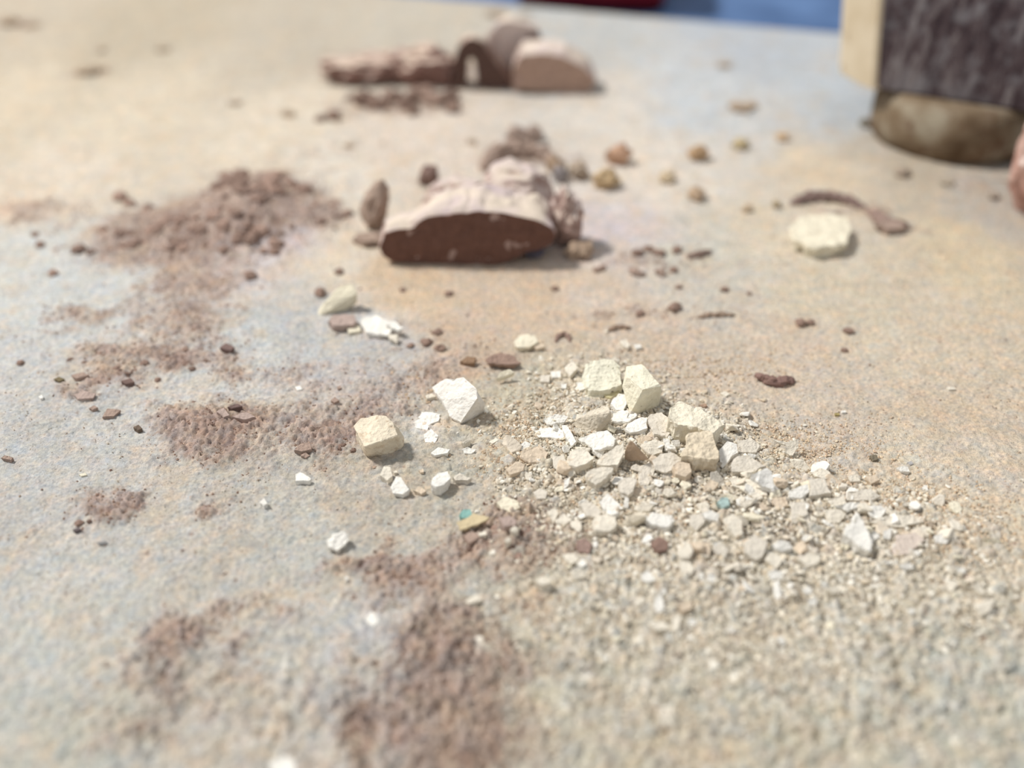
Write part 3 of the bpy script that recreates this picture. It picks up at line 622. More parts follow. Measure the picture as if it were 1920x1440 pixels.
for a in [([(740, 1108), (785, 1070), (820, 1078), (855, 1085), (840, 1108), (765, 1122)], .16, .1, WHITE), ([(918, 1050), (935, 1020), (962, 985), (968, 1035), (930, 1060)], .35, .1, CREAM), ([(915, 1085), (950, 1072), (1002, 1088), (972, 1112), (930, 1110)], .16, .08, WHITE),
          ([(455, 1232), (478, 1182), (515, 1188), (530, 1235), (500, 1262)], .25, .15, CREAM), ([(515, 1300), (548, 1240), (575, 1245), (622, 1312), (585, 1342), (530, 1335)], .25, .12, WHITE),
          ([(645, 1318), (680, 1296), (720, 1320), (690, 1338)], .12, .1, TAN), ([(862, 1242), (905, 1220), (940, 1238), (975, 1246), (950, 1262), (880, 1262)], .2, .15, GREY), ([(710, 782), (748, 770), (772, 790), (720, 802)], .15, .1, CREAM),
          ([(650, 935), (690, 872), (735, 892), (800, 885), (790, 925), (735, 950), (725, 982), (660, 968)], .08, .06, WHITE), ([(700, 1000), (745, 972), (790, 1010), (765, 1052), (710, 1048)], .08, .06, WHITE), ([(1070, 1045), (1110, 1020), (1125, 1035), (1090, 1055)], .12, .08, CREAM),
          ([(530, 1210), (550, 1205), (555, 1218), (538, 1222)], .1, .08, CREAM), ([(675, 1205), (700, 1195), (705, 1215), (685, 1218)], .1, .08, TAN)]:
    chip(ZA, a[0], a[1], a[2], .2, a[3])
chip(ZA, [(745, 1285), (752, 1250), (785, 1214), (838, 1208), (857, 1248), (820, 1285), (772, 1300)], .32, .25, .35, WHITE, 'small thick white chip casting a shadow, in front of the angular white chip', land='small thick white chip')
chip(ZL, [(1660, 745), (1685, 732), (1750, 772), (1742, 785), (1660, 785)], .14, .12, .2, WHITE, 'small white wedge left of the cube shaped chip', land='small white wedge')
chip(ZL, [(1460, 905), (1484, 876), (1506, 910), (1482, 926)], .18, .12, .2, WHITE, 'tiny white diamond shaped chip alone at left')
chip(Z8, [(50, 372), (95, 335), (150, 320), (190, 298), (238, 350), (190, 405), (125, 450), (65, 420)], .22, .14, .15, WHITE, 'crumbly white flake alone on the lower left dust', land='lone white flake', amp=.03)
chip(Z8, [(1040, 180), (1068, 134), (1128, 136), (1146, 185), (1110, 212), (1060, 205)], .2, .16, .15, (118, 178, 172), 'small teal green chip on the beige flake', 'teal_chip', M_chalk, land='teal chip')
chip(Z8, [(1020, 235), (1090, 205), (1150, 165), (1275, 198), (1240, 225), (1180, 255), (1050, 290)], .28, .2, .08, (206, 190, 156), 'flat beige flake beside the teal chip', 'beige_flake', cat='flake', land='beige flake')
for a in [([(1345, 205), (1420, 180), (1480, 218), (1465, 262), (1385, 268)], .35, MAU), ([(1060, 330), (1140, 300), (1200, 345), (1120, 395)], .2, BRN), ([(1180, 322), (1240, 295), (1252, 328), (1200, 340)], .2, CREAM), ([(1425, 292), (1458, 266), (1490, 290), (1460, 316)], .3, CREAM), ([(1380, 372), (1418, 342), (1436, 370), (1402, 393)], .25, CREAM),
          ([(1620, 685), (1655, 632), (1730, 690), (1665, 708)], .28, CREAM), ([(1080, 830), (1175, 772), (1222, 815), (1120, 848)], .15, CREAM), ([(330, 960), (388, 902), (450, 975), (400, 1015)], .06, WHITE), ([(185, 650), (205, 638), (215, 660), (195, 670)], .08, WHITE), ([(1090, 1330), (1130, 1310), (1150, 1350), (1110, 1370)], .1, CREAM)]:
    chip(Z8, a[0], a[1], a[1]*.8, .3, a[2], mat=M_clod if a[2] in (MAU, BRN) else None, name='brown_fragment' if a[2] in (MAU, BRN) else 'chalk_chip')
chip(T0, [(502, 1432), (528, 1415), (552, 1425), (555, 1450), (515, 1455)], .1, .08, .1, WHITE, 'blurred white flake cut off by the bottom border')
for a in [([(1655, 612), (1690, 572), (1745, 568), (1756, 605), (1695, 620)], .2, BRN), ([(1690, 640), (1720, 625), (1745, 640), (1720, 655)], .12, BRN), ([(2, 655), (25, 637), (75, 650), (62, 668)], .12, BRN), ([(410, 300), (465, 272), (540, 290), (525, 318), (440, 326)], .12, MAU), ([(680, 222), (735, 205), (757, 228), (705, 240)], .16, (104, 80, 74)),
          ([(750, 483), (778, 466), (803, 488), (775, 500)], .14, (96, 80, 66)), ([(1235, 35), (1270, 5), (1320, 30), (1295, 52)], .2, (110, 86, 82)), ([(1278, 368), (1335, 350), (1362, 365), (1300, 378)], .2, (96, 74, 72)), ([(1218, 395), (1255, 372), (1292, 415), (1255, 428)], .22, MAU), ([(1300, 420), (1390, 395), (1440, 425), (1370, 440)], .18, MAU),
          ([(300, 212), (330, 195), (365, 210), (330, 225)], .1, (110, 98, 66)), ([(400, 190), (470, 175), (500, 190), (430, 210)], .14, BRN), ([(575, 425), (600, 375), (680, 385), (640, 420)], .12, BRN), ([(500, 375), (530, 360), (550, 372), (520, 385)], .1, BRN), ([(1660, 175+80), (1690, 250), (1700, 270), (1670, 275)], .06, WHITE), ([(215, 310), (235, 300), (242, 318), (225, 322)], .08, WHITE),
          ([(1860, 330), (1885, 310), (1910, 330), (1880, 345)], .14, BRN), ([(1895, 255), (1915, 245), (1920, 262), (1900, 268)], .1, BRN), ([(410, 1060), (440, 1042), (455, 1055), (425, 1068)], .1, (90, 80, 84)), ([(545, 1130), (600, 1125), (610, 1138), (560, 1142)], .05, (130, 134, 136)), ([(440, 748), (480, 735), (490, 750), (455, 758)], .06, YEL)]:
    chip(ZL, a[0], a[1], a[1]*.75, .3, a[2], name='brown_fragment' if a[2] not in (WHITE, YEL) else 'chalk_chip', mat=M_clod if a[2] not in (WHITE, YEL) else None)

# ------------------------------------------------------------------ the pale pile: measured chips
chip(Z4, [(672, 225), (700, 150), (760, 125), (830, 118), (930, 150), (948, 205), (945, 290), (870, 322), (740, 330), (690, 285)], .56, .30, .3, (232, 228, 208), 'broad pitted cream slab at the back of the pale pile', land='broad pitted slab', amp=.016)
chip(Z4, [(830, 325), (930, 312), (928, 345), (868, 380), (832, 365)], .22, .15, .3, (214, 204, 164), 'olive cream piece tucked under the broad pitted slab')
chip(Z4, [(720, 368), (770, 340), (832, 322), (825, 368), (745, 385)], .2, .12, .15, YEL)
hull(Z4, [(975, 165, .72), (1080, 150, .76), (1088, 215, .82), (1195, 282, .78), (1205, 300, .74), (1085, 322, .8), (985, 235, .8), (950, 300, .5), (960, 345, .4), (1052, 495, .04), (1190, 442, .02), (1210, 330, .5), (1000, 485, .06), (1060, 500, -.02), (1188, 448, -.02)],
     (240, 234, 212), 'tall blocky white chip with a shaded square right face, back of the pile', land='tall blocky chip', amp=.012)
hull(Z4, [(610, 550, .12), (650, 510, .3), (740, 452, .5), (825, 415, .66), (853, 428, .66), (872, 470, .6), (880, 545, .2), (862, 595, .05), (760, 615, .05), (650, 585, .05), (620, 560, 0)],
     (222, 212, 194), 'ridged greyish chip at the left of the pile centre', land='ridged greyish chip', amp=.022)
chip(Z4, [(1250, 505), (1262, 435), (1300, 410), (1340, 398), (1400, 425), (1480, 450), (1560, 505), (1645, 555), (1600, 580), (1550, 615), (1450, 575), (1380, 560), (1300, 545)], .62, .52, .5, (236, 228, 208), 'long cream chip lying at the right of the tall blocky chip', land='long cream chip', amp=.016)
chip(Z4, [(1385, 620), (1410, 598), (1540, 592), (1570, 670), (1600, 760), (1590, 790), (1500, 785), (1400, 770), (1340, 765), (1365, 700)], .58, .46, .38, (226, 212, 188), 'broad cream chip with a notched shaded front edge', land='notched cream chip', amp=.02)
hull(Z4, [(960, 745, .3), (975, 690, .5), (1003, 660, .68), (1020, 670, .66), (1062, 712, .55), (1125, 785, .25), (1060, 790, .1), (1000, 800, .1), (965, 790, .1)], (196, 172, 148), 'pointed tan chip standing up in the pile centre', land='pointed tan chip')
PILE = [([(880, 390), (925, 345), (968, 350), (980, 420), (960, 460), (910, 460), (870, 415)], .32, .24, .3, WHITE), ([(885, 475), (1000, 455), (1050, 490), (990, 540), (880, 530)], .25, .2, .2, WHITE),
 ([(1130, 480), (1215, 460), (1270, 520), (1300, 580), (1250, 640), (1160, 620), (1120, 540)], .38, .25, .35, GREY), ([(980, 545), (1080, 500), (1118, 512), (1115, 580), (1060, 600), (1000, 610), (968, 590)], .34, .25, .25, WHITE),
 ([(360, 592), (430, 575), (520, 560), (560, 590), (570, 650), (430, 640), (392, 640)], .15, .12, .1, WHITE), ([(415, 520), (500, 480), (590, 500), (560, 540), (445, 552)], .32, .16, .1, WHITE),
 ([(545, 558), (578, 560), (640, 670), (610, 700), (572, 640)], .38, .3, .15, WHITE), ([(655, 650), (760, 602), (850, 590), (912, 650), (890, 700), (760, 725), (720, 690)], .42, .3, .12, WHITE),
 ([(578, 785), (600, 730), (650, 705), (720, 722), (762, 780), (700, 820), (640, 840), (590, 825)], .45, .38, .4, CREAM), ([(780, 790), (830, 750), (900, 700), (960, 672), (965, 740), (920, 825), (860, 830), (770, 818)], .52, .4, .3, CREAM),
 ([(705, 875), (760, 842), (890, 838), (882, 870), (820, 925), (772, 960), (720, 925)], .5, .34, .4, CREAM), ([(918, 930), (960, 905), (1010, 892), (1050, 922), (1020, 1000), (990, 1025), (930, 1005)], .4, .3, .35, GREY),
 ([(1140, 790), (1200, 745), (1300, 745), (1365, 790), (1290, 805), (1280, 860), (1230, 880), (1160, 850)], .34, .24, .14, GREY), ([(1280, 822), (1330, 792), (1400, 812), (1412, 868), (1372, 905), (1302, 882)], .42, .34, .4, TAN),
 ([(1070, 692), (1170, 652), (1230, 680), (1220, 740), (1150, 760), (1100, 730)], .32, .22, .14, CREAM), ([(1220, 642), (1262, 650), (1278, 742), (1238, 702)], .4, .28, .1, WHITE), ([(1275, 662), (1330, 656), (1336, 700), (1290, 696)], .3, .2, .15, WHITE),
 ([(1590, 722), (1650, 662), (1715, 682), (1722, 740), (1680, 762), (1620, 845), (1602, 830)], .38, .2, .2, WHITE), ([(1665, 822), (1720, 762), (1800, 756), (1912, 830), (1815, 882), (1680, 868)], .42, .3, .3, GREY),
 ([(1640, 905), (1780, 892), (1920, 970), (1920, 1028), (1780, 1008), (1680, 962)], .26, .2, .12, CREAM), ([(1730, 1062), (1850, 1040), (1802, 1090), (1760, 1118)], .28, .18, .12, CREAM),
 ([(660, 1085), (715, 1062), (770, 1092), (810, 1140), (790, 1172), (710, 1165)], .32, .22, .3, GREY), ([(740, 1205), (775, 1165), (830, 1150), (900, 1172), (912, 1225), (860, 1268), (770, 1262)], .38, .3, .35, CREAM),
 ([(1100, 1185), (1140, 1142), (1280, 1152), (1306, 1190), (1250, 1240), (1130, 1222)], .38, .3, .3, WHITE), ([(1020, 1112), (1090, 1072), (1160, 1092), (1130, 1130), (1060, 1140)], .3, .2, .2, CREAM), ([(110, 1075), (170, 1032), (250, 1062), (272, 1105), (210, 1138), (140, 1118)], .28, .18, .2, YEL),
 ([(445, 1132), (490, 1112), (522, 1142), (492, 1205)], .3, .2, .2, CREAM), ([(500, 1192), (560, 1142), (610, 1190), (570, 1218), (512, 1214)], .28, .2, .2, CREAM), ([(790, 1072), (850, 1012), (910, 1062), (960, 1112), (900, 1148), (822, 1120)], .3, .15, .1, WHITE),
 ([(965, 1030), (990, 1045), (985, 1110), (955, 1105)], .35, .2, .1, WHITE), ([(1440, 1085), (1515, 1070), (1532, 1108), (1470, 1128)], .2, .14, .15, CREAM), ([(1620, 1185), (1680, 1142), (1740, 1182), (1752, 1280), (1712, 1305), (1645, 1235)], .4, .28, .3, CREAM),
 ([(1480, 1145), (1540, 1120), (1600, 1152), (1590, 1200), (1502, 1182)], .35, .25, .25, WHITE), ([(1400, 1155), (1478, 1142), (1500, 1200), (1440, 1265), (1392, 1212)], .3, .2, .25, GREY), ([(250, 712), (300, 662), (340, 680), (312, 730)], .2, .12, .12, WHITE),
 ([(350, 1002), (400, 977), (450, 1000), (440, 1048), (380, 1050)], .25, .2, .2, GREY), ([(560, 922), (602, 902), (590, 960), (552, 998)], .28, .15, .1, WHITE), ([(560, 175), (620, 130), (652, 180), (602, 230)], .38, .25, .2, CREAM), ([(470, 202), (540, 190), (540, 240), (482, 240)], .22, .15, .15, WHITE),
 ([(400, 222), (470, 222), (462, 270), (402, 270)], .22, .15, .2, GREY), ([(640, 272), (700, 270), (712, 310), (662, 330)], .26, .18, .15, WHITE), ([(540, 282), (580, 280), (576, 315), (540, 312)], .2, .14, .15, WHITE), ([(870, 112), (905, 90), (912, 130), (880, 132)], .3, .2, .2, CREAM),
 ([(1800, 1020), (1850, 1000), (1890, 1040), (1840, 1060)], .25, .2, .1, CREAM), ([(1300, 880), (1340, 905), (1300, 920), (1270, 900)], .15, .1, .1, TAN), ([(1490, 960), (1540, 920), (1592, 945), (1560, 990), (1500, 1000)], .28, .2, .25, TAN), ([(280, 720), (400, 690), (460, 740), (440, 800), (330, 810), (270, 770)], .28, .2, .2, TAN),
 ([(170, 850), (240, 800), (300, 820), (290, 860), (200, 890)], .25, .2, .2, TAN), ([(1000, 1000), (1080, 960), (1110, 1000), (1040, 1040)], .2, .14, .1, TAN), ([(1055, 840), (1140, 800), (1170, 850), (1120, 960), (1060, 960)], .2, .14, .1, GREY), ([(1040, 150+500), (1110, 630), (1150, 650), (1080, 680)], .2, .14, .1, TAN),
 ([(930, -5), (975, -15), (1000, 20), (985, 45), (955, 30)], .2, .14, .2, CREAM), ([(1025, 22), (1065, 15), (1085, 35), (1040, 48)], .14, .1, .2, WHITE), ([(1600, 345), (1635, 332), (1670, 350), (1640, 365)], .1, .08, .1, CREAM), ([(1350, 330), (1380, 322), (1392, 340), (1362, 352)], .12, .1, .1, TAN), ([(1470, 425), (1500, 412), (1515, 430), (1485, 440)], .12, .1, .1, (170, 136, 112))]
for pl, a, b_, t_, c in PILE: chip(Z4, pl, a*.85, b_*.75, t_*.8, c)
hull(Z4, [(935, 1252, .04), (985, 1152, .36), (1080, 1132, .46), (1105, 1165, .42), (1098, 1232, .0), (1000, 1268, -.02), (930, 1262, 0)], (232, 222, 202), 'wedge chip with a brown shaded face at the lower middle of the pile', land='shaded wedge chip')
chip(Z4, [(1575, 1072), (1608, 1038), (1655, 1040), (1666, 1088), (1622, 1108)], .24, .16, .2, (178, 200, 196), 'rounded pale blue chip in the right half of the pile', 'blue_chip', M_chalk, land='pale blue chip')
chip(Z5, [(100, 888), (150, 862), (205, 838), (240, 862), (262, 1000), (180, 968)], .58, .25, .12, (246, 244, 238), 'bright white triangular flake at the right of the pile', land='bright white triangular flake')
Q5 = [([(350, 1000), (410, 970), (480, 950), (490, 1000), (430, 1048), (352, 1040)], .35, .2, .2, WHITE), ([(490, 922), (590, 912), (640, 1010), (560, 1022), (490, 1030)], .36, .26, .25, GREY), ([(358, 1070), (460, 1060), (490, 1200), (372, 1212)], .26, .18, .12, GREY),
 ([(600, 1052), (720, 1012), (742, 1080), (640, 1100)], .28, .18, .15, CREAM), ([(740, 992), (900, 982), (970, 1032), (900, 1058), (740, 1058)], .3, .2, .1, GREY), ([(622, 1100), (740, 1075), (832, 1060), (842, 1090), (742, 1132)], .34, .24, .1, WHITE),
 ([(590, 1122), (700, 1120), (742, 1150), (690, 1208), (620, 1210)], .26, .18, .2, CREAM), ([(860, 1102), (960, 1092), (1010, 1120), (950, 1188), (902, 1170)], .3, .2, .2, WHITE), ([(880, 1202), (1000, 1162), (1250, 1172), (1260, 1200), (1120, 1238), (960, 1238)], .26, .18, .12, CREAM),
 ([(1040, 1400), (1070, 1292), (1190, 1272), (1260, 1320), (1150, 1415), (1052, 1425)], .22, .16, .12, (214, 200, 188)), ([(1320, 1292), (1390, 1272), (1440, 1310), (1400, 1350), (1332, 1340)], .28, .16, .2, WHITE), ([(1420, 1072), (1480, 1062), (1512, 1120), (1472, 1148), (1432, 1110)], .18, .12, .12, YEL),
 ([(1640, 1312), (1740, 1310), (1762, 1338), (1682, 1348)], .24, .14, .08, YEL), ([(1070, 842), (1110, 830), (1150, 832), (1162, 870), (1100, 868)], .2, .14, .12, WHITE), ([(240, 652), (340, 668), (420, 650), (418, 710), (380, 762), (330, 750), (332, 692)], .4, .16, .06, CREAM),
 ([(500, 872), (560, 842), (620, 862), (652, 900), (600, 918), (530, 900)], .26, .18, .12, CREAM), ([(750, 892), (800, 880), (832, 930), (762, 935)], .22, .14, .12, CREAM), ([(860, 900), (920, 890), (960, 920), (900, 950)], .22, .14, .12, TAN), ([(240, 1362), (300, 1322), (360, 1342), (372, 1380), (300, 1400)], .34, .24, .3, WHITE),
 ([(895, 762), (935, 755), (952, 785), (915, 795)], .14, .1, .2, (112, 104, 84)), ([(1140, 805), (1170, 795), (1185, 815), (1160, 825)], .12, .08, .2, (186, 184, 184)), ([(0, 660), (100, 640), (160, 690), (140, 740), (20, 740)], .25, .18, .15, GREY), ([(0, 1050), (70, 1030), (150, 1050), (60, 1110), (10, 1090)], .26, .18, .12, WHITE),
 ([(800, 1250), (880, 1230), (960, 1300), (900, 1330)], .26, .2, .2, WHITE), ([(980, 1260), (1040, 1240), (1030, 1320), (980, 1310)], .3, .2, .15, WHITE), ([(1180, 1240), (1300, 1240), (1290, 1290), (1200, 1290)], .2, .15, .1, CREAM), ([(1880, 900), (1920, 915), (1920, 935), (1895, 920)], .15, .1, .1, CREAM), ([(1400, 305), (1450, 300), (1470, 318), (1420, 322)], .08, .06, .1, CREAM),
 ([(655, 475), (690, 475), (692, 492), (660, 492)], .08, .06, .1, (166, 150, 90)), ([(700, 462), (730, 458), (735, 472), (708, 475)], .08, .06, .1, WHITE), ([(240, 1040), (330, 1030), (350, 1080), (300, 1120), (240, 1080)], .2, .14, .1, TAN), ([(1300, 1150), (1360, 1145), (1380, 1180), (1320, 1200)], .16, .1, .1, (206, 210, 200))]
for pl, a, b_, t_, c in Q5: chip(Z5, pl, a*.85, b_*.75, t_*.8, c)
chip(Z5, [(712, 1285), (735, 1230), (765, 1192), (850, 1180), (880, 1250), (912, 1340), (900, 1398), (830, 1368), (770, 1320)], .48, .3, .25, WHITE, 'long white chip slanting at the right lower edge of the pile', land='long slanting white chip')
Q6 = [([(990, 372), (1040, 335), (1092, 302), (1122, 370), (1090, 425), (1030, 428)], .35, .3, CREAM), ([(1500, 305), (1580, 242), (1680, 300), (1640, 415), (1590, 440), (1502, 380)], .4, .28, GREY), ([(1700, 322), (1780, 282), (1862, 340), (1792, 368)], .35, .25, WHITE), ([(1650, 432), (1700, 372), (1770, 400), (1790, 440), (1740, 505)], .3, .2, CREAM),
 ([(728, 542), (780, 512), (842, 588), (782, 606), (725, 590)], .28, .2, WHITE), ([(-30, 560), (20, 555), (52, 590), (40, 640), (-20, 640)], .28, .2, CREAM), ([(200, 522), (300, 520), (312, 568), (230, 588)], .28, .18, CREAM), ([(650, 742), (740, 712), (772, 740), (702, 788)], .24, .16, CREAM), ([(830, 722), (880, 692), (912, 800), (862, 836), (822, 790)], .3, .18, WHITE),
 ([(1000, 762), (1120, 742), (1110, 808), (1032, 828)], .28, .2, TAN), ([(1070, 882), (1130, 880), (1152, 920), (1100, 930)], .2, .14, WHITE), ([(1260, 342), (1320, 312), (1390, 350), (1372, 398), (1292, 398)], .26, .2, GREY), ([(1320, 462), (1440, 460), (1452, 520), (1362, 500)], .22, .14, GREY), ([(780, 902), (900, 892), (942, 958), (832, 966)], .26, .2, CREAM),
 ([(960, 862), (1030, 852), (1012, 965), (962, 976)], .26, .18, CREAM), ([(1010, 442), (1090, 450), (1132, 500), (1100, 552), (1022, 536)], .24, .18, CREAM), ([(800, 305), (860, 262), (938, 310), (930, 358), (852, 376)], .32, .24, (134, 104, 92)), ([(240, 300), (300, 270), (360, 320), (340, 390), (260, 380)], .26, .18, (150, 122, 112)), ([(1680, 1050), (1720, 1020), (1750, 1080), (1700, 1100)], .2, .1, CREAM),
 ([(1720, 600), (1760, 590), (1790, 720), (1740, 740)], .2, .14, WHITE), ([(1680, 530), (1790, 520), (1800, 580), (1700, 590)], .24, .16, WHITE), ([(1220, 560), (1290, 550), (1300, 600), (1240, 610)], .2, .14, WHITE), ([(130, 400), (220, 390), (260, 440), (200, 470)], .2, .14, CREAM)]
for pl, a, b_, c in Q6: chip(Z6, pl, a*.8, b_*.75, .3, c, name='brown_fragment' if c[0] < 160 else 'chalk_chip', mat=M_clod if c[0] < 160 else None)
Q7 = [([(1350, 802), (1400, 752), (1450, 772), (1400, 845)], .28, .18, CREAM), ([(1530, 642), (1580, 592), (1640, 690), (1600, 698)], .35, .2, CREAM), ([(1540, 762), (1620, 750), (1700, 728), (1662, 828), (1600, 855)], .32, .22, CREAM), ([(1410, 512), (1460, 490), (1492, 520), (1460, 542)], .25, .18, WHITE), ([(920, 592), (980, 562), (1060, 610), (1000, 638)], .3, .2, CREAM),
 ([(980, 482), (1060, 452), (1100, 500), (1032, 510)], .3, .2, WHITE), ([(1050, 812), (1090, 795), (1112, 830), (1070, 848)], .2, .15, WHITE), ([(440, 642), (520, 622), (552, 680), (482, 690)], .3, .2, CREAM), ([(220, 432), (300, 372), (400, 402), (372, 460), (300, 488)], .34, .22, CREAM), ([(260, 662), (300, 632), (342, 680), (292, 700)], .24, .15, WHITE), ([(850, 832), (890, 820), (912, 860), (872, 870)], .2, .15, CREAM),
 ([(1480, 560), (1530, 548), (1550, 580), (1500, 590)], .22, .15, (130, 96, 84)), ([(1600, 1010), (1650, 1000), (1670, 1040), (1620, 1050)], .16, .1, (140, 110, 92))]
for pl, a, b_, c in Q7: chip(Z7, pl, a*.8, b_*.75, .3, c, name='brown_fragment' if c[0] < 160 else 'chalk_chip', mat=M_clod if c[0] < 160 else None)

# labels of the unnamed measured pieces: what they look like, and where from the nearest named neighbour
def direction(dx, dy):
    if abs(dx) > 1.2*abs(dy): return 'right of' if dx > 0 else 'left of'
    if abs(dy) > 2.2*abs(dx): return 'in front of' if dy > 0 else 'behind'
    return ('front ' if dy > 0 else 'rear ')+('right of' if dx > 0 else 'left of')
def cname(c):
    if c in CN: return CN[c]
    r_, g_, b_ = c
    if r_ < 125: return 'dark brown'
    if r_ < 165: return 'brown'
    if abs(r_-b_) < 12: return 'grey'
    if g_ > r_: return 'pale blue'
    return 'light tan'
seen = {}
for o, cx, cy, wid, c, nm in AUTO:
    D = sorted(((cx-a)**2+(1.6*(cy-b_))**2, a, b_, l) for a, b_, l in LAND)
    size = 'tiny' if wid < .22 else 'small' if wid < .4 else 'medium' if wid < .7 else 'broad'
    noun = {'chalk_chip': 'chalk chip', 'brown_fragment': 'fragment', 'brown_crumb': 'crumb'}.get(nm, nm.replace('_', ' '))
    for k in range(len(D)):
        _, a, b_, l = D[k]
        di = direction(cx-a, cy-b_)
        far_ = '' if _**.5 < 110 else 'well ' if not di.startswith(('front', 'rear')) else 'some way '
        lb = '%s %s %s %s%s the %s' % (size, cname(c), noun, far_, di, l)
        if lb not in seen or k > 3: break
    seen[lb] = 1; o['label'] = lb
    if nm == 'chalk_chip': o['group'] = 'pale chalk chips of the scatter'
    elif nm == 'brown_fragment': o['group'] = 'brown fragments on the dust'
    else: o['group'] = 'brown crumbs on the dust'

# ------------------------------------------------------------------ repeats: small chips of the pile, clods of the brown heap
rs = np.random.RandomState(11)
protos = []
for k in range(14):
    n = R.choice([4, 5, 5, 6]); h_ = R.choice([.12, .2, .35, .6]); pts = []
    bm = bmesh.new()
    for lvl in range(2):
        for i in range(n):
            a = 2*math.pi*(i+R.uniform(-.3, .3))/n; rr = R.uniform(.55, 1.15)*(1 if lvl else .86)
            bm.verts.new((rr*math.cos(a), rr*.75*math.sin(a), (h_*(1+R.uniform(-.3, .3))) if lvl else -.12))
    bmesh.ops.convex_hull(bm, input=bm.verts); bmesh.ops.delete(bm, geom=[vv for vv in bm.verts if not vv.link_faces], context='VERTS')
    bmesh.ops.bevel(bm, geom=bm.edges[:], offset=.05, segments=1, affect='EDGES'); bmesh.ops.triangulate(bm, faces=bm.faces)
    s = Vector((k, 3, 1))
    E = [e for e in bm.edges if e.calc_length() > .5]; bmesh.ops.subdivide_edges(bm, edges=E, cuts=1); bmesh.ops.triangulate(bm, faces=bm.faces)
    for vv in bm.verts: vv.co += Vector((mn.noise(vv.co*2+s), mn.noise(vv.co*2-s), mn.noise(vv.co*2+s*2)))*.09
    bmesh.ops.recalc_face_normals(bm, faces=bm.faces)
    for vv in bm.verts: vv.co *= .0015
    me = bpy.data.meshes.new('small_chip'); bm.to_mesh(me); bm.free(); me.materials.append(M_chalk if k % 2 else M_chalk2); protos.append(me)
def visible(x, y, m_=20):
    dp = y*CP+H*SP
    if dp <= 0: return False
    px = 960+FPX*x/dp; py = 720-FPX*(y*SP-H*CP)/dp
    return -m_ < px < 1920+m_ and -m_ < py < 1440+m_
ZONES = [((1000, 660, 1280, 800), 26, .07, .16, 'small pale chip at the back end of the pale pile'), ((960, 780, 1420, 930), 85, .09, .28, 'small pale chip between the big chips of the pile'),
         ((1400, 860, 1800, 1040), 75, .09, .30, 'small pale chip in the right wing of the pile'), ((1000, 930, 1420, 1120), 65, .08, .2, 'small pale chip along the front of the pile'),
         ((1420, 1030, 1910, 1240), 50, .07, .16, 'small blurred pale chip in the right foreground scatter'), ((1000, 1110, 1420, 1290), 22, .06, .12, 'small blurred pale chip in the middle foreground scatter')]
CS = [WHITE, CREAM, GREY, CREAM, WHITE, YEL, (226, 214, 196), TAN]
for (x0, y0_, x1, y1), n, a, b_, lb in ZONES:
    c_ = 0; tries = 0
    while c_ < n and tries < 9000:
        tries += 1; px = R.uniform(x0, x1); py = R.uniform(y0_, y1); p = P(px, py)
        if R.random() > float(pale_at(np.array(p.x), np.array(p.y)))**1.2: continue
        s = a+(b_-a)*R.random()**2
        o = bpy.data.objects.new('small_chip', R.choice(protos)); COL.objects.link(o)
        o.location = (p.x*U, p.y*U, (p.z+.01+.12*float(pale_at(np.array(p.x), np.array(p.y))))*U); o.scale = (s/.15, s/.15, s/.15*R.uniform(.7, 1.1)); o.rotation_euler = (R.uniform(-.7, .7), R.uniform(-.7, .7), R.uniform(0, 6.28))
        cc_ = R.choice(CS); o.color = (*lin(cc_), 1); c_ += 1
        D = sorted(((px-a_)**2+(1.6*(py-b2))**2, a_, b2, l) for a_, b2, l in LAND)[0]
        setp(o, '%s %s bit of chalk %s%s the %s' % ('tiny' if s < .1 else 'small', cname(cc_), 'some way ' if D[0] > 110**2 else 'just ' if D[0] < 50**2 else '', direction(px-D[1], py-D[2]), D[3]), 'chip', lb+' zone')
clods = []
for k in range(8):
    bm = bmesh.new(); bmesh.ops.create_icosphere(bm, subdivisions=3, radius=1); s = Vector((k*3.1, 2, k))
    for vv in bm.verts: vv.co *= 1+.35*mn.noise(vv.co*1.5+s)+.22*mn.noise(vv.co*4+s); vv.co.z *= .7
    for vv in bm.verts: vv.co *= .0015
    me = bpy.data.meshes.new('clod'); bm.to_mesh(me); bm.free(); me.materials.append(M_clod); clods.append(me)
CZ = [(475, 352, 70, 30, 56, .09, .27, 'brown clod on top of the brown heap at left', 'clods on top of the brown heap'), (340, 430, 170, 42, 85, .07, .22, 'brown clod on the left slope of the brown heap', 'clods on the left slope of the brown heap'), (600, 405, 55, 22, 14, .06, .16, 'brown clod scattered right of the brown heap', 'clods right of the brown heap'),
      (470, 440, 110, 34, 36, .06, .17, 'brown clod at the front foot of the brown heap', 'clods at the front foot of the brown heap'), (380, 790, 75, 26, 26, .04, .09, 'tiny brown clod in the brown patch left of the cube chip', 'tiny clods left of the cube chip'), (200, 965, 45, 22, 16, .04, .08, 'tiny brown clod in the isolated rust patch at far left', 'tiny clods of the rust patch'),
      (250, 680, 130, 28, 34, .04, .1, 'tiny brown clod in the brown band at left', 'tiny clods of the brown band'), (950, 1015, 50, 30, 18, .05, .11, 'tiny dark clod in the brown patch in front of the teal chip', 'tiny clods in front of the teal chip'), (830, 1280, 130, 80, 30, .04, .08, 'tiny blurred clod in the brown foreground patch', 'tiny clods of the brown foreground patch'), (640, 820, 60, 30, 14, .04, .08, 'tiny brown clod just left of the cube shaped chip', 'tiny clods beside the cube chip')]
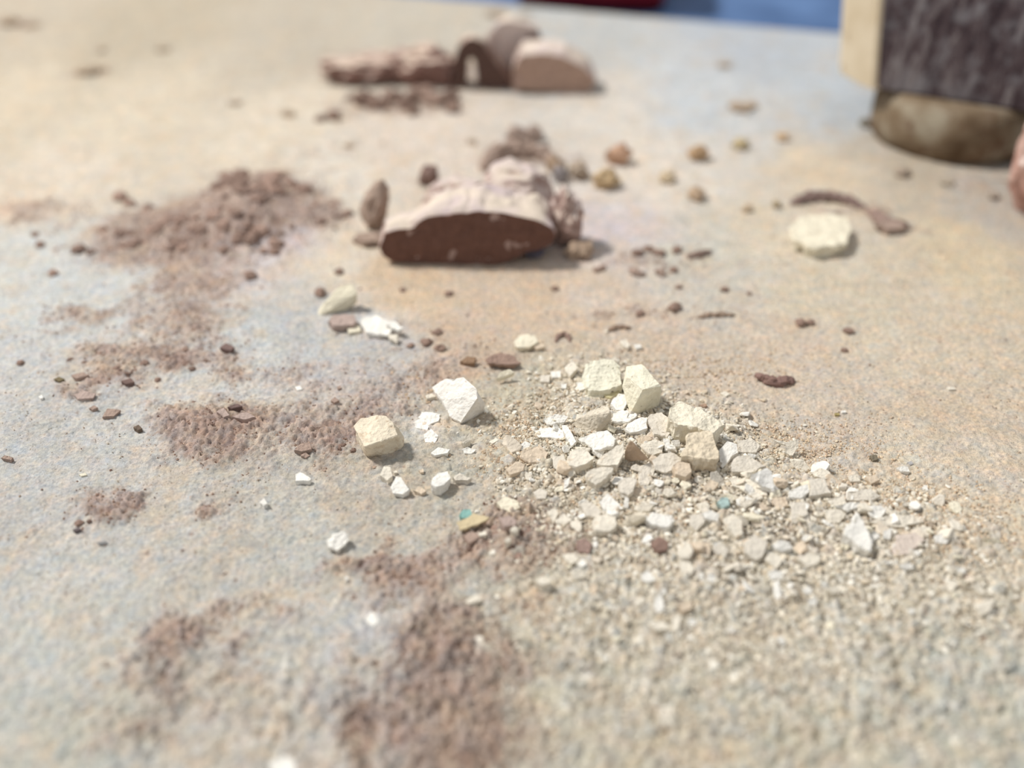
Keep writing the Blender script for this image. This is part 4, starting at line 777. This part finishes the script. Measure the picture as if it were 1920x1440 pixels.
for cx, cy, rx, ry, n, a, b_, lb, gr in CZ:
    for i in range(n):
        p = P(cx+R.gauss(0, .6)*rx, cy+R.gauss(0, .6)*ry); s = a+(b_-a)*R.random()**1.6
        o = bpy.data.objects.new('brown_clod', R.choice(clods)); COL.objects.link(o)
        o.location = (p.x*U, p.y*U, (p.z+s*.3)*U); o.scale = (s/.15*1.1, s/.15, s/.15); o.rotation_euler = (0, 0, R.uniform(0, 6.28))
        k = R.uniform(.85, 1.1); o.color = (*lin(tuple(v_*k for v_ in (162, 137, 124))), 1); setp(o, '%s %s' % ('lighter' if k > 1.0 else 'darker', lb), 'clod', gr)

# ------------------------------------------------------------------ loose grains nobody could count
ph = (1+5**.5)/2
ico = np.array([(-1, ph, 0), (1, ph, 0), (-1, -ph, 0), (1, -ph, 0), (0, -1, ph), (0, 1, ph), (0, -1, -ph), (0, 1, -ph), (ph, 0, -1), (ph, 0, 1), (-ph, 0, -1), (-ph, 0, 1)])/1.9
icf = np.array([(0,11,5),(0,5,1),(0,1,7),(0,7,10),(0,10,11),(1,5,9),(5,11,4),(11,10,2),(10,7,6),(7,1,8),(3,9,4),(3,4,2),(3,2,6),(3,6,8),(3,8,9),(4,9,5),(2,4,11),(6,2,10),(8,6,7),(9,8,1)])
oct_ = np.array([(1, 0, 0), (0, 1, 0), (-1, 0, 0), (0, -1, 0), (0, 0, 1), (0, 0, -1)], float)
ocf = np.array([(0, 1, 4), (1, 2, 4), (2, 3, 4), (3, 0, 4), (1, 0, 5), (2, 1, 5), (3, 2, 5), (0, 3, 5)])
def scatter(name, label, n, dens, smin, smax, cols, seed, tmpl=0, flat=.7, ylim=(7.5, 48)):
    r_ = np.random.RandomState(seed); V0, F0 = (ico, icf) if tmpl == 0 else (oct_, ocf)
    xs = []; ys = []; got = 0
    while got < n:
        y = r_.uniform(ylim[0], ylim[1], 40000); x = r_.uniform(-1, 1, 40000)*(.60*y+5)
        keep = r_.rand(40000) < dens(x, y); x = x[keep]; y = y[keep]; xs.append(x); ys.append(y); got += len(x)
    x = np.concatenate(xs)[:n]; y = np.concatenate(ys)[:n]
    s = smin+(smax-smin)*r_.rand(n)**3
    ang = r_.rand(n)*6.28; ca, sa = np.cos(ang), np.sin(ang)
    W = V0[None]*(1+r_.uniform(-.35, .35, (n,)+V0.shape))
    W[..., 1] *= r_.uniform(.55, 1, n)[:, None]; W[..., 2] *= (flat*r_.uniform(.6, 1.1, n))[:, None]
    tl = r_.uniform(-.6, .6, n)[:, None]; W[..., 2] = W[..., 2]+W[..., 0]*tl
    Q = np.empty_like(W); Q[..., 0] = W[..., 0]*ca[:, None]-W[..., 1]*sa[:, None]; Q[..., 1] = W[..., 0]*sa[:, None]+W[..., 1]*ca[:, None]; Q[..., 2] = W[..., 2]
    Q *= s[:, None, None]; Q[..., 0] += x[:, None]; Q[..., 1] += y[:, None]; Q[..., 2] += (g(x, y)+s*.1+.012+.075*pale_at(x, y)+.03*brown_at(x, y))[:, None]
    T = (F0[None]+(np.arange(n)*len(V0))[:, None, None]).reshape(-1, 3)
    cc = np.array([lin(c) for c in cols])[r_.randint(0, len(cols), n)]*r_.uniform(.85, 1.12, n)[:, None]
    o = np_mesh(name, Q.reshape(-1, 3)*U, T, M_crumb, np.repeat(cc, len(V0), 0)); setp(o, label, 'grains', kind='stuff'); return o
def d_pale(x, y): return np.clip(pale_at(x, y)**1.5*(.25+1.5*fbm(x*1.5, y*1.5, 3)**2), 0, 1)
def d_brown(x, y): return brown_at(x, y)*.9
def d_all(x, y): return (1-np.clip(brown_at(x, y)*1.5, 0, 1))*(.04+.45*ss(.5, .75, fbm(x*.8+5, y*.8, 3))+.3*pale_at(x, y))
def d_tan(x, y): return np.clip(field(TANB, x, y), 0, 1)
TANB = blobs([(950, 860, 50, 35, 1), (1560, 850, 120, 45, .5), (1700, 940, 120, 50, .8), (1830, 1010, 90, 50, .7), (1230, 980, 90, 60, .4), (1480, 830, 60, 30, .6), (1000, 790, 80, 50, .5), (780, 740, 60, 40, .4), (1340, 690, 140, 30, .35)])
scatter('pale_grains', 'loose cream grains and chalk dust spread through the pale pile', 16000, d_pale, .012, .075, [(228, 220, 204), (220, 210, 192), (212, 203, 184), (204, 190, 168), (234, 229, 217)], 1, 0, .7, (7.5, 26))
scatter('pale_fine_grains', 'fine cream grit around the pale pile', 30000, d_pale, .010, .035, [(224, 216, 198), (214, 204, 184), (204, 190, 168), (204, 198, 186)], 2, 1, .8, (7.5, 26))
scatter('brown_grains', 'loose brown pigment grains lying over the brown patches', 30000, d_brown, .010, .045, [(152, 126, 112), (168, 142, 126), (138, 112, 100), (184, 160, 142), (192, 170, 152)], 3, 1, .8)
scatter('tan_grains', 'orange tan grains gathered along the edges of the pale pile', 11000, d_tan, .012, .045, [(216, 196, 168), (208, 184, 156), (222, 206, 182), (200, 176, 152)], 4, 1, .8, (8, 26))
scatter('mixed_grains', 'fine mixed grit scattered over the whole slab', 18000, d_all, .008, .03, [(200, 186, 166), (182, 162, 142), (210, 202, 188), (160, 138, 122), (214, 208, 194)], 5, 1, .8, (7.5, 34))

# a thin hair standing in the pile
cu = bpy.data.curves.new('hair', 'CURVE'); cu.dimensions = '3D'; cu.bevel_depth = .00004; sp_ = cu.splines.new('NURBS')
hp = [P(1474, 922, .1), P(1480, 900, .25), P(1488, 880, .35), P(1489, 862, .4)]
sp_.points.add(3); sp_.use_endpoint_u = True
for q_, p in zip(sp_.points, hp): q_.co = (*((p-hp[0])*U), 1)
me = bpy.data.meshes.new('hair'); tmp = bpy.data.objects.new('hair_curve', cu)
m, nt, b = new_mat('hair'); nt.links.new(ramp(nt, nz(nt, 900), [(.3, lin((90, 80, 70))), (.7, lin((120, 108, 96)))]), b.inputs['Base Color'])
bpy.data.objects.remove(tmp); bpy.data.curves.remove(cu)
bm = bmesh.new(); prev = None
for i in range(13):
    t_ = i/12*3; k = min(int(t_), 2); p = hp[k].lerp(hp[k+1], t_-k)+Vector((.012*math.sin(i*.9), 0, 0))
    rg = [bm.verts.new(p+Vector((.004*math.cos(a), .004*math.sin(a), 0))) for a in (0, 2.09, 4.19)]
    if prev:
        for q_ in range(3): bm.faces.new((prev[q_], prev[(q_+1) % 3], rg[(q_+1) % 3], rg[q_]))
    prev = rg
setp(link_bm('hair', bm, m, None, True, hp[0]), 'thin dark hair sticking up by the bright white triangular flake', 'hair')
